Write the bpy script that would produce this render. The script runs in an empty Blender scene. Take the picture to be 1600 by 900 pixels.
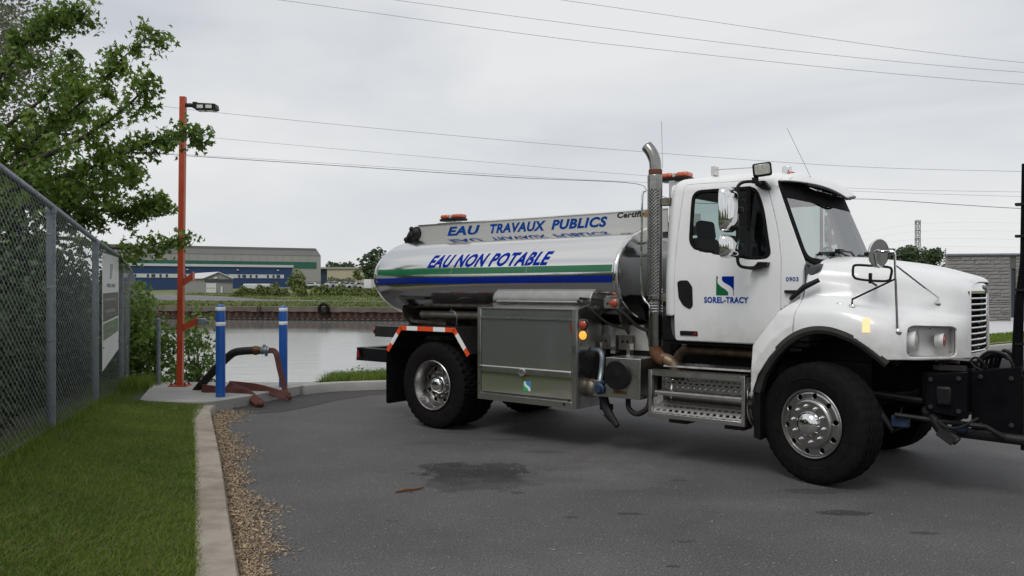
import bpy, bmesh, math, random
import numpy as np
from mathutils import Vector, Matrix

random.seed(7); RNG = np.random.default_rng(7)
S = bpy.context.scene
COL = S.collection
R = math.radians
PI = math.pi

# ------------------------------------------------------------------ camera
cam_data = bpy.data.cameras.new('camera'); cam = bpy.data.objects.new('camera', cam_data); COL.objects.link(cam)
cam.location = (0, 0, 1.72); cam.rotation_euler = (R(90), 0, 0)
cam_data.sensor_width = 36; cam_data.lens = 28.8; cam_data.shift_y = 3 / 1600
cam_data.clip_start = 0.05; cam_data.clip_end = 6000
S.camera = cam

# ------------------------------------------------------------------ sky and sun (overcast daylight)
SUN_EL, SUN_AZ = 54.0, 208.0          # azimuth measured from +Y clockwise: sun behind the camera, a little to the left
W = bpy.data.worlds.new("World"); S.world = W; W.use_nodes = True
nt = W.node_tree; nt.nodes.clear()
def N(t, **kw):
    n = nt.nodes.new(t)
    for k, v in kw.items(): setattr(n, k, v)
    return n
out = N('ShaderNodeOutputWorld'); bg = N('ShaderNodeBackground')
sky = N('ShaderNodeTexSky', sky_type='NISHITA', sun_disc=False, sun_elevation=R(SUN_EL), sun_rotation=R(SUN_AZ))
tc = N('ShaderNodeTexCoord'); mp = N('ShaderNodeMapping'); mp.inputs['Scale'].default_value = (1.0, 1.0, 3.2)
mp.inputs['Location'].default_value = (3.1, 0.4, 0.2)
no = N('ShaderNodeTexNoise'); no.inputs['Scale'].default_value = 1.7; no.inputs['Detail'].default_value = 5; no.inputs['Roughness'].default_value = .5
no.inputs['Distortion'].default_value = .35
cr = N('ShaderNodeValToRGB')
cr.color_ramp.elements[0].position = .38; cr.color_ramp.elements[0].color = (.62, .645, .69, 1)
cr.color_ramp.elements[1].position = .62; cr.color_ramp.elements[1].color = (.86, .86, .85, 1)
sc_ = N('ShaderNodeVectorMath', operation='SCALE'); sc_.inputs['Scale'].default_value = .10
mx = N('ShaderNodeMix', data_type='RGBA'); mx.inputs['Factor'].default_value = .90
L = nt.links.new
L(tc.outputs['Generated'], mp.inputs['Vector']); L(mp.outputs[0], no.inputs['Vector']); L(no.outputs['Fac'], cr.inputs[0])
L(sky.outputs[0], sc_.inputs[0]); L(sc_.outputs[0], mx.inputs['A']); L(cr.outputs[0], mx.inputs['B'])
sx = N('ShaderNodeSeparateXYZ'); L(tc.outputs['Generated'], sx.inputs[0]); hr = N('ShaderNodeMapRange'); hr.inputs[1].default_value = .0; hr.inputs[2].default_value = .28; hr.inputs[3].default_value = .65; hr.inputs[4].default_value = 0
L(sx.outputs['Z'], hr.inputs[0]); mh = N('ShaderNodeMix', data_type='RGBA'); mh.inputs['B'].default_value = (.80, .81, .82, 1)
L(hr.outputs[0], mh.inputs['Factor']); L(mx.outputs['Result'], mh.inputs['A']); L(mh.outputs['Result'], bg.inputs['Color']); bg.inputs['Strength'].default_value = 1.0; L(bg.outputs[0], out.inputs['Surface'])
sd = bpy.data.lights.new('sun', 'SUN'); sd.energy = 1.4; sd.angle = R(24); sd.color = (1, .97, .93)
sun = bpy.data.objects.new('sun', sd); COL.objects.link(sun)
a_, e_ = R(SUN_AZ), R(SUN_EL)
sdir = Vector((math.sin(a_) * math.cos(e_), math.cos(a_) * math.cos(e_), math.sin(e_)))
sun.rotation_euler = sdir.to_track_quat('Z', 'Y').to_euler()

S.view_settings.view_transform = 'Standard'; S.view_settings.look = 'None'
S.view_settings.exposure = 0.0; S.view_settings.gamma = 1.0; S.view_settings.use_curve_mapping = False
S.cycles.max_bounces = 8; S.cycles.transparent_max_bounces = 16
S.cycles.caustics_reflective = False; S.cycles.caustics_refractive = False
try:
    S.cycles.use_denoising = True; S.cycles.denoiser = 'OPENIMAGEDENOISE'
except Exception: pass

# ------------------------------------------------------------------ materials
def material(name, col, rough=.6, metal=0.0, col2=None, nscale=8, bump=0.0, bscale=60, coat=0.0, rough_var=0.0,
             trans=0.0, emit=None, estr=0.0, stretch=None, spec=None, island=0.0, bdist=.01, aniso=0.0, bdetail=4, nlo=.35, nhi=.65):
    m = bpy.data.materials.new(name); m.use_nodes = True
    t = m.node_tree; t.nodes.clear()
    o = t.nodes.new('ShaderNodeOutputMaterial'); p = t.nodes.new('ShaderNodeBsdfPrincipled')
    t.links.new(p.outputs[0], o.inputs[0])
    p.inputs['Base Color'].default_value = (*col, 1); p.inputs['Roughness'].default_value = rough; p.inputs['Metallic'].default_value = metal
    if coat: p.inputs['Coat Weight'].default_value = coat; p.inputs['Coat Roughness'].default_value = .04
    if aniso: p.inputs['Anisotropic'].default_value = aniso
    if spec is not None: p.inputs['Specular IOR Level'].default_value = spec
    if emit: p.inputs['Emission Color'].default_value = (*emit, 1); p.inputs['Emission Strength'].default_value = estr
    c = t.nodes.new('ShaderNodeTexCoord'); mapn = t.nodes.new('ShaderNodeMapping')
    if stretch: mapn.inputs['Scale'].default_value = stretch
    t.links.new(c.outputs['Object'], mapn.inputs[0])
    if col2 or rough_var:
        n1 = t.nodes.new('ShaderNodeTexNoise'); n1.inputs['Scale'].default_value = nscale; n1.inputs['Detail'].default_value = 6; n1.inputs['Roughness'].default_value = .6
        t.links.new(mapn.outputs[0], n1.inputs['Vector'])
        mr = t.nodes.new('ShaderNodeMapRange'); mr.inputs[1].default_value = nlo; mr.inputs[2].default_value = nhi
        t.links.new(n1.outputs['Fac'], mr.inputs[0])
        if col2:
            mix = t.nodes.new('ShaderNodeMix'); mix.data_type = 'RGBA'
            mix.inputs['A'].default_value = (*col, 1); mix.inputs['B'].default_value = (*col2, 1)
            fac = mr.outputs[0]
            if island:
                g = t.nodes.new('ShaderNodeNewGeometry'); mm = t.nodes.new('ShaderNodeMix'); mm.data_type = 'FLOAT'; mm.inputs[0].default_value = island
                t.links.new(fac, mm.inputs[2]); t.links.new(g.outputs['Random Per Island'], mm.inputs[3]); fac = mm.outputs[0]
            t.links.new(fac, mix.inputs['Factor']); t.links.new(mix.outputs['Result'], p.inputs['Base Color'])
        if rough_var:
            r2 = t.nodes.new('ShaderNodeMapRange'); r2.inputs[3].default_value = max(0, rough - rough_var); r2.inputs[4].default_value = min(1, rough + rough_var)
            t.links.new(mr.outputs[0], r2.inputs[0]); t.links.new(r2.outputs[0], p.inputs['Roughness'])
    if bump:
        n2 = t.nodes.new('ShaderNodeTexNoise'); n2.inputs['Scale'].default_value = bscale; n2.inputs['Detail'].default_value = bdetail
        t.links.new(mapn.outputs[0], n2.inputs['Vector'])
        b = t.nodes.new('ShaderNodeBump'); b.inputs['Strength'].default_value = bump; b.inputs['Distance'].default_value = bdist
        t.links.new(n2.outputs['Fac'], b.inputs['Height']); t.links.new(b.outputs[0], p.inputs['Normal'])
    if trans:
        tr = t.nodes.new('ShaderNodeBsdfTranslucent'); ms = t.nodes.new('ShaderNodeMixShader'); ms.inputs[0].default_value = trans
        if col2: t.links.new(mix.outputs['Result'], tr.inputs['Color'])
        else: tr.inputs['Color'].default_value = (*col, 1)
        t.links.new(p.outputs[0], ms.inputs[1]); t.links.new(tr.outputs[0], ms.inputs[2]); t.links.new(ms.outputs[0], o.inputs[0])
    return m

def glass_material(name, tint, refl=1.0):
    m = bpy.data.materials.new(name); m.use_nodes = True; t = m.node_tree; t.nodes.clear()
    o = t.nodes.new('ShaderNodeOutputMaterial'); g = t.nodes.new('ShaderNodeBsdfGlossy'); g.inputs['Roughness'].default_value = .01
    tr = t.nodes.new('ShaderNodeBsdfTransparent'); tr.inputs['Color'].default_value = (*tint, 1)
    f = t.nodes.new('ShaderNodeFresnel'); f.inputs['IOR'].default_value = 1.52
    mu = t.nodes.new('ShaderNodeMath'); mu.operation = 'MULTIPLY'; mu.inputs[1].default_value = refl
    ms = t.nodes.new('ShaderNodeMixShader')
    t.links.new(f.outputs[0], mu.inputs[0]); t.links.new(mu.outputs[0], ms.inputs[0])
    t.links.new(tr.outputs[0], ms.inputs[1]); t.links.new(g.outputs[0], ms.inputs[2]); t.links.new(ms.outputs[0], o.inputs[0])
    return m

M = {}
M['paint'] = material('white_truck_paint', (.81, .815, .82), .33, coat=.3, col2=(.70, .695, .68), nscale=2.2, stretch=(1, 1, .35), nlo=.45, nhi=.85, bump=.02, bscale=2.5, bdist=.02, rough_var=.05)
M['chrome'] = material('chrome', (.78, .78, .78), .06, 1.0, rough_var=.03, nscale=20)
M['alloy'] = material('polished_alloy', (.46, .455, .45), .30, 1.0, rough_var=.04, nscale=9, col2=(.38, .37, .36))
M['shieldmetal'] = material('dark_polished_shield', (.34, .33, .32), .22, 1.0, rough_var=.06, nscale=9, col2=(.25, .24, .23))
M['treadmetal'] = material('worn_tread_plate', (.36, .35, .34), .40, 1.0, rough_var=.08, nscale=14, col2=(.20, .19, .18))
M['darkgrey'] = material('dark_grey_steel', (.03, .03, .03), .5, .3, col2=(.02, .02, .02), nscale=9)
M['tank'] = material('polished_stainless', (.72, .72, .71), .13, 1.0, rough_var=.06, nscale=3, stretch=(.25, 1, 5), bump=.05, bscale=2.0, bdist=.02, bdetail=2)
M['tray'] = material('brushed_aluminium_sheet', (.72, .71, .69), .42, .55, rough_var=.05, nscale=2, col2=(.66, .65, .63))
M['boxalu'] = material('satin_aluminium_door', (.80, .81, .80), .12, .90, rough_var=.04, nscale=2, col2=(.72, .73, .72), bump=.03, bscale=3, bdist=.02)
M['boxframe'] = material('aluminium_frame', (.60, .60, .59), .32, 1.0, rough_var=.06, nscale=7, col2=(.50, .49, .47))
M['dirty'] = material('dirty_aluminium', (.26, .24, .21), .5, .7, rough_var=.1, nscale=9, col2=(.13, .11, .085))
M['blacksteel'] = material('black_chassis_paint', (.009, .009, .010), .5, spec=.3, col2=(.018, .016, .015), nscale=9, bump=.2, bscale=40)
M['navysteel'] = material('dark_navy_paint', (.0015, .0018, .0035), .6, spec=.08, col2=(.005, .005, .006), nscale=6)
M['plastic'] = material('black_plastic', (.007, .007, .008), .45, spec=.25, col2=(.010, .010, .010), nscale=12)
M['rubber'] = material('tyre_rubber', (.0055, .0055, .0055), .8, spec=.12, col2=(.011, .010, .0095), nscale=14, bump=.3, bscale=60, bdist=.004)
M['rubbertrim'] = material('grey_black_rubber_trim', (.028, .027, .026), .6, col2=(.04, .038, .034), nscale=12)
M['rust'] = material('rusty_pipe', (.20, .075, .03), .8, .2, col2=(.10, .045, .025), nscale=14, bump=.4, bscale=60)
M['hotpipe'] = material('heat_stained_pipe', (.26, .19, .12), .5, .7, col2=(.12, .09, .06), nscale=12)
M['glass'] = glass_material('cab_glass', (.60, .68, .67), .42)
M['interior'] = material('dark_cab_interior', (.015, .015, .016), .8, col2=(.03, .03, .03), nscale=8)
M['lining'] = material('grey_cab_lining', (.10, .105, .105), .8, col2=(.08, .085, .085), nscale=6)
M['greyint'] = material('grey_dashboard', (.09, .10, .105), .7, col2=(.07, .075, .08), nscale=8)
M['redlens'] = material('red_lens', (.35, .02, .01), .15, coat=.5, col2=(.22, .01, .01), nscale=60)
M['redorange'] = material('orange_red_lens', (.45, .07, .03), .15, coat=.5, col2=(.3, .04, .02), nscale=60)
M['amberlit'] = material('lit_amber_lamp', (.3, .10, .01), .3, emit=(1, .42, .06), estr=1.25, col2=(.2, .05, .01), nscale=80)
M['amberpale'] = material('lit_pale_amber_lamp', (.35, .15, .04), .3, emit=(1, .66, .34), estr=1.15, col2=(.2, .08, .02), nscale=90)
M['beacon'] = material('orange_beacon_dome', (.62, .14, .05), .12, coat=.6, col2=(.5, .09, .03), nscale=25)
M['beaconclear'] = material('clear_beacon_dome', (.62, .58, .54), .1, coat=.6, col2=(.5, .44, .4), nscale=25)
M['vinylgreen'] = material('green_vinyl', (.0, .13, .045), .3, coat=.3, col2=(.0, .11, .04), nscale=4)
M['vinylblue'] = material('blue_vinyl', (.002, .022, .30), .3, coat=.3, col2=(.004, .018, .18), nscale=4)
M['letterblue'] = material('blue_lettering', (.003, .07, .38), .6, spec=.05, col2=(.01, .06, .25), nscale=6)
M['letterdark'] = material('dark_blue_lettering', (.001, .022, .28), .6, spec=.03, col2=(.001, .019, .25), nscale=6)
M['letterblack'] = material('black_lettering', (.012, .012, .012), .4, col2=(.02, .02, .02), nscale=6)
M['dropgold'] = material('gold_drop_print', (.45, .22, .04), .4, col2=(.25, .10, .02), nscale=40)
M['tapered'] = material('orange_reflective_tape', (.85, .10, .025), .4, col2=(.75, .08, .02), nscale=40)
M['tapewhite'] = material('white_reflective_tape', (.90, .90, .88), .4, col2=(.85, .86, .86), nscale=40)
M['stickerblue'] = material('bright_blue_sticker', (.03, .30, .62), .4, col2=(.02, .26, .6), nscale=9)
M['stickergreen'] = material('bright_green_sticker', (.03, .42, .14), .4, col2=(.02, .4, .12), nscale=9)
M['bluevalve'] = material('blue_valve', (.012, .035, .085), .5, col2=(.015, .03, .06), nscale=20)
M['white'] = material('white_plastic', (.78, .78, .77), .4, col2=(.7, .7, .69), nscale=12)
M['lampglass'] = material('lamp_reflector', (.75, .75, .7), .3, .6, col2=(.4, .4, .36), nscale=60, rough_var=.1)
M['galv'] = material('galvanised_steel', (.26, .30, .335), .5, .55, col2=(.19, .22, .25), nscale=9, rough_var=.12)
M['wire'] = material('galvanised_wire', (.36, .39, .40), .5, .4, col2=(.22, .25, .26), nscale=9)
M['orange'] = material('orange_red_painted_steel', (.48, .065, .018), .42, col2=(.40, .05, .015), nscale=5, coat=.2, bump=.1, bscale=30)
M['bluepost'] = material('blue_bollard_sleeve', (.008, .10, .42), .38, col2=(.008, .085, .37), nscale=5, coat=.2)
M['reflwhite'] = material('white_reflective_band', (.92, .93, .94), .35, col2=(.86, .88, .9), nscale=30)
M['redhose'] = material('dark_red_layflat_hose', (.115, .026, .016), .62, col2=(.075, .018, .012), nscale=8, bump=.15, bscale=180)
M['blackhose'] = material('black_hose', (.007, .007, .007), .5, spec=.25, col2=(.022, .022, .02), nscale=8)
M['brass'] = material('brown_coupling', (.14, .055, .02), .45, .5, col2=(.09, .04, .02), nscale=20)
M['signwhite'] = material('white_sign_panel', (.70, .71, .71), .4, col2=(.62, .63, .62), nscale=4)
M['signblack'] = material('black_sign_panel', (.02, .018, .018), .4, col2=(.03, .025, .025), nscale=4)
M['signgreen'] = material('green_sign_panel', (.05, .12, .05), .4, col2=(.12, .2, .1), nscale=3)
M['signgrey'] = material('grey_sign_print', (.30, .31, .30), .4, col2=(.24, .25, .24), nscale=4)
M['kerb'] = material('worn_concrete_kerb', (.335, .295, .245), .85, col2=(.17, .135, .10), nlo=.42, nhi=.78, nscale=3.5, bump=.5, bscale=50, bdist=.008)
M['slab'] = material('pale_concrete', (.38, .375, .36), .85, col2=(.31, .305, .29), nscale=2.5, bump=.2, bscale=90, bdist=.004)
M['plaza'] = material('bright_concrete', (.56, .56, .57), .85, col2=(.5, .5, .51), nscale=.6)
M['patch'] = material('newer_dark_asphalt', (.036, .034, .033), .8, col2=(.055, .052, .05), nscale=1.5, bump=.6, bscale=160, bdist=.006, nlo=.4, nhi=.75)
M['soil'] = material('soil', (.035, .04, .015), .95, col2=(.05, .055, .02), nscale=5, bump=.5, bscale=30)
M['bankgrass'] = material('bank_grass', (.10, .13, .035), .95, col2=(.17, .165, .07), nscale=.35, bump=.5, bscale=20)
M['blade'] = material('grass_blades', (.062, .135, .010), .6, col2=(.20, .265, .032), nscale=1.4, island=.55, trans=.3)
M['drygrass'] = material('dry_grass_blades', (.26, .22, .10), .8, col2=(.16, .14, .06), nscale=3, island=.5, trans=.2)
M['leaf'] = material('maple_leaf', (.055, .125, .015), .55, col2=(.20, .30, .045), nscale=.9, island=.6, trans=.42)
M['bushleaf'] = material('light_green_leaf', (.075, .15, .022), .6, col2=(.17, .26, .045), nscale=.9, island=.6, trans=.35)
M['darkleaf'] = material('dark_leaf', (.022, .05, .014), .6, col2=(.05, .09, .025), nscale=.6, island=.6, trans=.2)
M['greyleaf'] = material('grey_green_leaf', (.13, .15, .09), .7, col2=(.24, .25, .17), nscale=.9, island=.6, trans=.3)
M['farleaf'] = material('distant_foliage', (.045, .075, .035), .8, col2=(.08, .115, .05), nscale=.12, island=.6)
M['farbush'] = material('distant_bush', (.085, .13, .03), .8, col2=(.17, .20, .06), nscale=.12, island=.6)
M['bark'] = material('bark', (.06, .048, .035), .9, col2=(.035, .028, .02), nscale=14, bump=.6, bscale=30)
M['chips'] = material('dry_seeds_and_chips', (.52, .40, .26), .85, col2=(.10, .06, .035), nscale=3, island=.85)
M['stick'] = material('brown_stick', (.18, .085, .04), .85, col2=(.10, .045, .02), nscale=20)
M['rustwall'] = material('rusty_sheet_piling', (.085, .035, .026), .85, col2=(.045, .024, .02), nscale=.9, bump=.3, bscale=6)
M['quaycap'] = material('old_concrete_cap', (.15, .13, .105), .9, col2=(.09, .075, .06), nscale=.8, bump=.4, bscale=8)
M['hallgrey'] = material('grey_cladding', (.33, .325, .31), .7, col2=(.29, .285, .27), nscale=.05)
M['hallroof'] = material('dark_grey_roofing', (.15, .15, .145), .7, col2=(.13, .13, .125), nscale=.05)
M['hallgreen'] = material('green_cladding', (.022, .12, .085), .7, col2=(.02, .10, .075), nscale=.1)
M['hallblue'] = material('blue_cladding', (.012, .045, .125), .6, col2=(.01, .038, .11), nscale=.1)
M['hallwhite'] = material('white_trim', (.55, .56, .56), .6, col2=(.5, .51, .51), nscale=.2)
M['darkwin'] = material('dark_window', (.03, .035, .045), .2, col2=(.04, .045, .05), nscale=.5)
M['beige'] = material('beige_cladding', (.42, .39, .28), .7, col2=(.38, .35, .25), nscale=.1)
M['shedgrey'] = material('shed_cladding', (.24, .24, .235), .7, col2=(.21, .21, .2), nscale=.3)
M['greyroad'] = material('grey_gravel_road', (.16, .16, .165), .9, col2=(.13, .13, .135), nscale=.2)
M['stone'] = material('grey_split_stone', (.255, .25, .235), .9, col2=(.19, .185, .175), nscale=.9, bump=.8, bscale=14, bdist=.02)
M['mortar'] = material('dark_mortar', (.11, .108, .10), .95, col2=(.09, .09, .085), nscale=4)
M['pylon'] = material('pylon_steel', (.22, .23, .24), .6, .3, col2=(.18, .19, .2), nscale=.1)
M['cable'] = material('power_cable', (.10, .10, .11), .6, col2=(.08, .08, .09), nscale=1)
M['cablethin'] = material('thin_power_cable', (.20, .20, .22), .6, col2=(.18, .18, .2), nscale=1)
M['carwhite'] = material('car_paint_white', (.62, .63, .65), .3, col2=(.55, .56, .58), nscale=.5, coat=.5)
M['cargrey'] = material('car_paint_silver', (.36, .38, .40), .3, col2=(.3, .32, .34), nscale=.5, coat=.5)

def add_road_film(m):
    """brown spray thrown up from the road: a ragged film on the lowest panels"""
    t = m.node_tree; p = [n for n in t.nodes if n.type == 'BSDF_PRINCIPLED'][0]; src = p.inputs['Base Color'].links[0].from_socket
    c = t.nodes.new('ShaderNodeTexCoord'); s = t.nodes.new('ShaderNodeSeparateXYZ'); t.links.new(c.outputs['Object'], s.inputs[0])
    n = t.nodes.new('ShaderNodeTexNoise'); n.inputs['Scale'].default_value = 5; n.inputs['Detail'].default_value = 8; n.inputs['Roughness'].default_value = .7; t.links.new(c.outputs['Object'], n.inputs['Vector'])
    a = t.nodes.new('ShaderNodeMapRange'); a.inputs[1].default_value = 1.55; a.inputs[2].default_value = .95; a.inputs[3].default_value = 0; a.inputs[4].default_value = .9; t.links.new(s.outputs['Z'], a.inputs[0])
    b = t.nodes.new('ShaderNodeMapRange'); b.inputs[1].default_value = .35; b.inputs[2].default_value = .75; t.links.new(n.outputs['Fac'], b.inputs[0])
    k = t.nodes.new('ShaderNodeMath'); k.operation = 'MULTIPLY'; t.links.new(a.outputs[0], k.inputs[0]); t.links.new(b.outputs[0], k.inputs[1])
    x = t.nodes.new('ShaderNodeMix'); x.data_type = 'RGBA'; x.inputs['B'].default_value = (.33, .29, .24, 1); t.links.new(k.outputs[0], x.inputs['Factor']); t.links.new(src, x.inputs['A']); t.links.new(x.outputs['Result'], p.inputs['Base Color'])
add_road_film(M['paint'])

def asphalt_material():
    m = bpy.data.materials.new('worn_asphalt'); m.use_nodes = True; t = m.node_tree; t.nodes.clear()
    def n(ty, **k):
        q = t.nodes.new(ty)
        for a, b in k.items(): setattr(q, a, b)
        return q
    Lk = t.links.new
    o = n('ShaderNodeOutputMaterial'); p = n('ShaderNodeBsdfPrincipled'); Lk(p.outputs[0], o.inputs[0])
    c = n('ShaderNodeTexCoord')
    big = n('ShaderNodeTexNoise'); big.inputs['Scale'].default_value = .55; big.inputs['Detail'].default_value = 5; big.inputs['Roughness'].default_value = .65
    fine = n('ShaderNodeTexNoise'); fine.inputs['Scale'].default_value = 70; fine.inputs['Detail'].default_value = 3; fine.inputs['Roughness'].default_value = .7
    spk = n('ShaderNodeTexVoronoi'); spk.inputs['Scale'].default_value = 48
    for q in (big, fine, spk): Lk(c.outputs['Object'], q.inputs['Vector'])
    r1 = n('ShaderNodeValToRGB'); r1.color_ramp.elements[0].position = .3; r1.color_ramp.elements[0].color = (.056, .055, .057, 1)
    r1.color_ramp.elements[1].position = .75; r1.color_ramp.elements[1].color = (.098, .096, .096, 1); Lk(big.outputs['Fac'], r1.inputs[0])
    r2 = n('ShaderNodeMapRange'); r2.inputs[1].default_value = .3; r2.inputs[2].default_value = .72; r2.inputs[3].default_value = .25; r2.inputs[4].default_value = 1.9
    Lk(fine.outputs['Fac'], r2.inputs[0])
    # oil stains and pale dusty patches: ellipses with ragged edges
    dist = n('ShaderNodeTexNoise'); dist.inputs['Scale'].default_value = 3.2; dist.inputs['Detail'].default_value = 6; dist.inputs['Roughness'].default_value = .7
    Lk(c.outputs['Object'], dist.inputs['Vector'])
    cur = r1.outputs[0]
    stains = [(-.55, 7.75, .36, .48, (.014, .013, .013), .95), (-.12, 7.75, .32, .45, (.014, .013, .014), .95), (-.33, 7.25, .55, .30, (.034, .032, .032), .7), (.35, 8.7, .26, .10, (.03, .028, .028), .7),
              (.05, 6.95, .07, .05, (.03, .028, .028), .7), (.9, 6.3, .11, .05, (.02, .02, .02), .8), (2.55, 6.32, .25, .09, (.022, .021, .021), .8),
              (2.6, 7.0, .35, .10, (.03, .03, .03), .6), (1.18, 5.6, .10, .04, (.03, .03, .03), .6), (-.9, 9.2, .4, .12, (.05, .048, .048), .5),
              (.95, 7.6, .55, .5, (.20, .195, .185), .32), (.85, 8.4, 1.3, .7, (.17, .165, .155), .3), (1.9, 6.6, .8, .3, (.15, .145, .14), .35), (-.75, 9.9, .16, .05, (.03, .03, .03), .6), (1.5, 7.4, .09, .04, (.025, .025, .025), .7), (.45, 6.2, .06, .03, (.025, .025, .025), .7), (2.9, 5.8, .10, .04, (.028, .028, .028), .7), (-.9, 6.1, .05, .03, (.03, .03, .03), .6), (.1, 9.4, .5, .06, (.03, .03, .03), .5), (1.0, 5.1, .05, .03, (.022, .022, .022), .8), (-1.4, 8.4, .8, .5, (.14, .135, .13), .25), (-.1, 5.0, .9, .35, (.17, .165, .16), .22),
              (.6, 7.2, .7, .15, (.13, .125, .12), .3)]
    sep = n('ShaderNodeSeparateXYZ'); Lk(c.outputs['Object'], sep.inputs[0])
    for (x, y, ax, ay, col, st) in stains:
        dx = n('ShaderNodeMath', operation='SUBTRACT'); dx.inputs[1].default_value = x; Lk(sep.outputs['X'], dx.inputs[0])
        dy = n('ShaderNodeMath', operation='SUBTRACT'); dy.inputs[1].default_value = y; Lk(sep.outputs['Y'], dy.inputs[0])
        qx = n('ShaderNodeMath', operation='DIVIDE'); qx.inputs[1].default_value = ax; Lk(dx.outputs[0], qx.inputs[0])
        qy = n('ShaderNodeMath', operation='DIVIDE'); qy.inputs[1].default_value = ay; Lk(dy.outputs[0], qy.inputs[0])
        cv = n('ShaderNodeCombineXYZ'); Lk(qx.outputs[0], cv.inputs[0]); Lk(qy.outputs[0], cv.inputs[1])
        le = n('ShaderNodeVectorMath', operation='LENGTH'); Lk(cv.outputs[0], le.inputs[0])
        ns = n('ShaderNodeMath', operation='MULTIPLY_ADD'); ns.inputs[1].default_value = 2.6; ns.inputs[2].default_value = -1.3; Lk(dist.outputs['Fac'], ns.inputs[0])
        ad = n('ShaderNodeMath', operation='ADD'); Lk(le.outputs['Value'], ad.inputs[0]); Lk(ns.outputs[0], ad.inputs[1])
        rg = n('ShaderNodeMapRange'); rg.inputs[1].default_value = 1.0 if col[0] < .06 else 1.25; rg.inputs[2].default_value = .82 if col[0] < .06 else .0; rg.inputs[3].default_value = 0; rg.inputs[4].default_value = st
        Lk(ad.outputs[0], rg.inputs[0])
        mm = n('ShaderNodeMix', data_type='RGBA'); Lk(rg.outputs[0], mm.inputs['Factor']); Lk(cur, mm.inputs['A']); mm.inputs['B'].default_value = (*col, 1)
        cur = mm.outputs['Result']
    m1 = n('ShaderNodeMix', data_type='RGBA', blend_type='MULTIPLY'); m1.inputs['Factor'].default_value = 1
    Lk(cur, m1.inputs['A'])
    comb = n('ShaderNodeCombineColor'); [Lk(r2.outputs[0], comb.inputs[i]) for i in range(3)]
    Lk(comb.outputs[0], m1.inputs['B'])
    # light stones showing in the surface
    wn = n('ShaderNodeTexWhiteNoise'); Lk(spk.outputs['Position'], wn.inputs['Vector'])
    gt = n('ShaderNodeMath', operation='GREATER_THAN'); gt.inputs[1].default_value = .93; Lk(wn.outputs['Value'], gt.inputs[0])
    lt = n('ShaderNodeMath', operation='LESS_THAN'); lt.inputs[1].default_value = .30; Lk(spk.outputs['Distance'], lt.inputs[0])
    an = n('ShaderNodeMath', operation='MULTIPLY'); Lk(gt.outputs[0], an.inputs[0]); Lk(lt.outputs[0], an.inputs[1])
    an2 = n('ShaderNodeMath', operation='MULTIPLY'); an2.inputs[1].default_value = .7; Lk(an.outputs[0], an2.inputs[0])
    m2 = n('ShaderNodeMix', data_type='RGBA'); m2.inputs['B'].default_value = (.26, .25, .23, 1)
    Lk(an2.outputs[0], m2.inputs['Factor']); Lk(m1.outputs['Result'], m2.inputs['A'])
    cur = m2.outputs['Result']
    Lk(cur, p.inputs['Base Color']); p.inputs['Roughness'].default_value = .78
    b = n('ShaderNodeBump'); b.inputs['Strength'].default_value = .8; b.inputs['Distance'].default_value = .006
    Lk(fine.outputs['Fac'], b.inputs['Height']); Lk(b.outputs[0], p.inputs['Normal'])
    return m
M['asphalt'] = asphalt_material()

def water_material():
    m = bpy.data.materials.new('river_water'); m.use_nodes = True; t = m.node_tree
    p = t.nodes['Principled BSDF']; p.inputs['Base Color'].default_value = (.24, .245, .23, 1); p.inputs['Roughness'].default_value = .03; p.inputs['Specular IOR Level'].default_value = .6
    p.inputs['IOR'].default_value = 2.4
    c = t.nodes.new('ShaderNodeTexCoord'); mp = t.nodes.new('ShaderNodeMapping'); mp.inputs['Scale'].default_value = (.35, 1.5, 1)
    n1 = t.nodes.new('ShaderNodeTexNoise'); n1.inputs['Scale'].default_value = 1.3; n1.inputs['Detail'].default_value = 4
    b = t.nodes.new('ShaderNodeBump'); b.inputs['Strength'].default_value = .5; b.inputs['Distance'].default_value = .018
    t.links.new(c.outputs['Object'], mp.inputs[0]); t.links.new(mp.outputs[0], n1.inputs['Vector']); t.links.new(n1.outputs['Fac'], b.inputs['Height'])
    # calm lee under the quay wall, wind ripples over the rest of the river
    sp = t.nodes.new('ShaderNodeSeparateXYZ'); t.links.new(c.outputs['Object'], sp.inputs[0])
    n3 = t.nodes.new('ShaderNodeTexNoise'); n3.inputs['Scale'].default_value = .06; n3.inputs['Detail'].default_value = 4; t.links.new(c.outputs['Object'], n3.inputs['Vector'])
    ma = t.nodes.new('ShaderNodeMath'); ma.operation = 'MULTIPLY_ADD'; ma.inputs[1].default_value = 22; t.links.new(n3.outputs['Fac'], ma.inputs[0]); t.links.new(sp.outputs['Y'], ma.inputs[2])
    r = t.nodes.new('ShaderNodeMapRange'); r.inputs[1].default_value = 82; r.inputs[2].default_value = 74; r.inputs[3].default_value = .05; r.inputs[4].default_value = .16; t.links.new(ma.outputs[0], r.inputs[0])
    t.links.new(r.outputs[0], p.inputs['Roughness'])
    r2 = t.nodes.new('ShaderNodeMapRange'); r2.inputs[1].default_value = 82; r2.inputs[2].default_value = 70; r2.inputs[3].default_value = .12; r2.inputs[4].default_value = .8; t.links.new(ma.outputs[0], r2.inputs[0])
    t.links.new(r2.outputs[0], b.inputs['Strength'])
    t.links.new(b.outputs[0], p.inputs['Normal'])
    return m
M['water'] = water_material()

# ------------------------------------------------------------------ mesh helpers
def link(name, me, parent=None, label=None, kind=None, cat=None, group=None):
    o = bpy.data.objects.new(name, me); COL.objects.link(o)
    if parent is not None: o.parent = parent
    if label: o['label'] = label
    if kind: o['kind'] = kind
    if cat: o['category'] = cat
    if group: o['group'] = group
    return o

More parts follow.
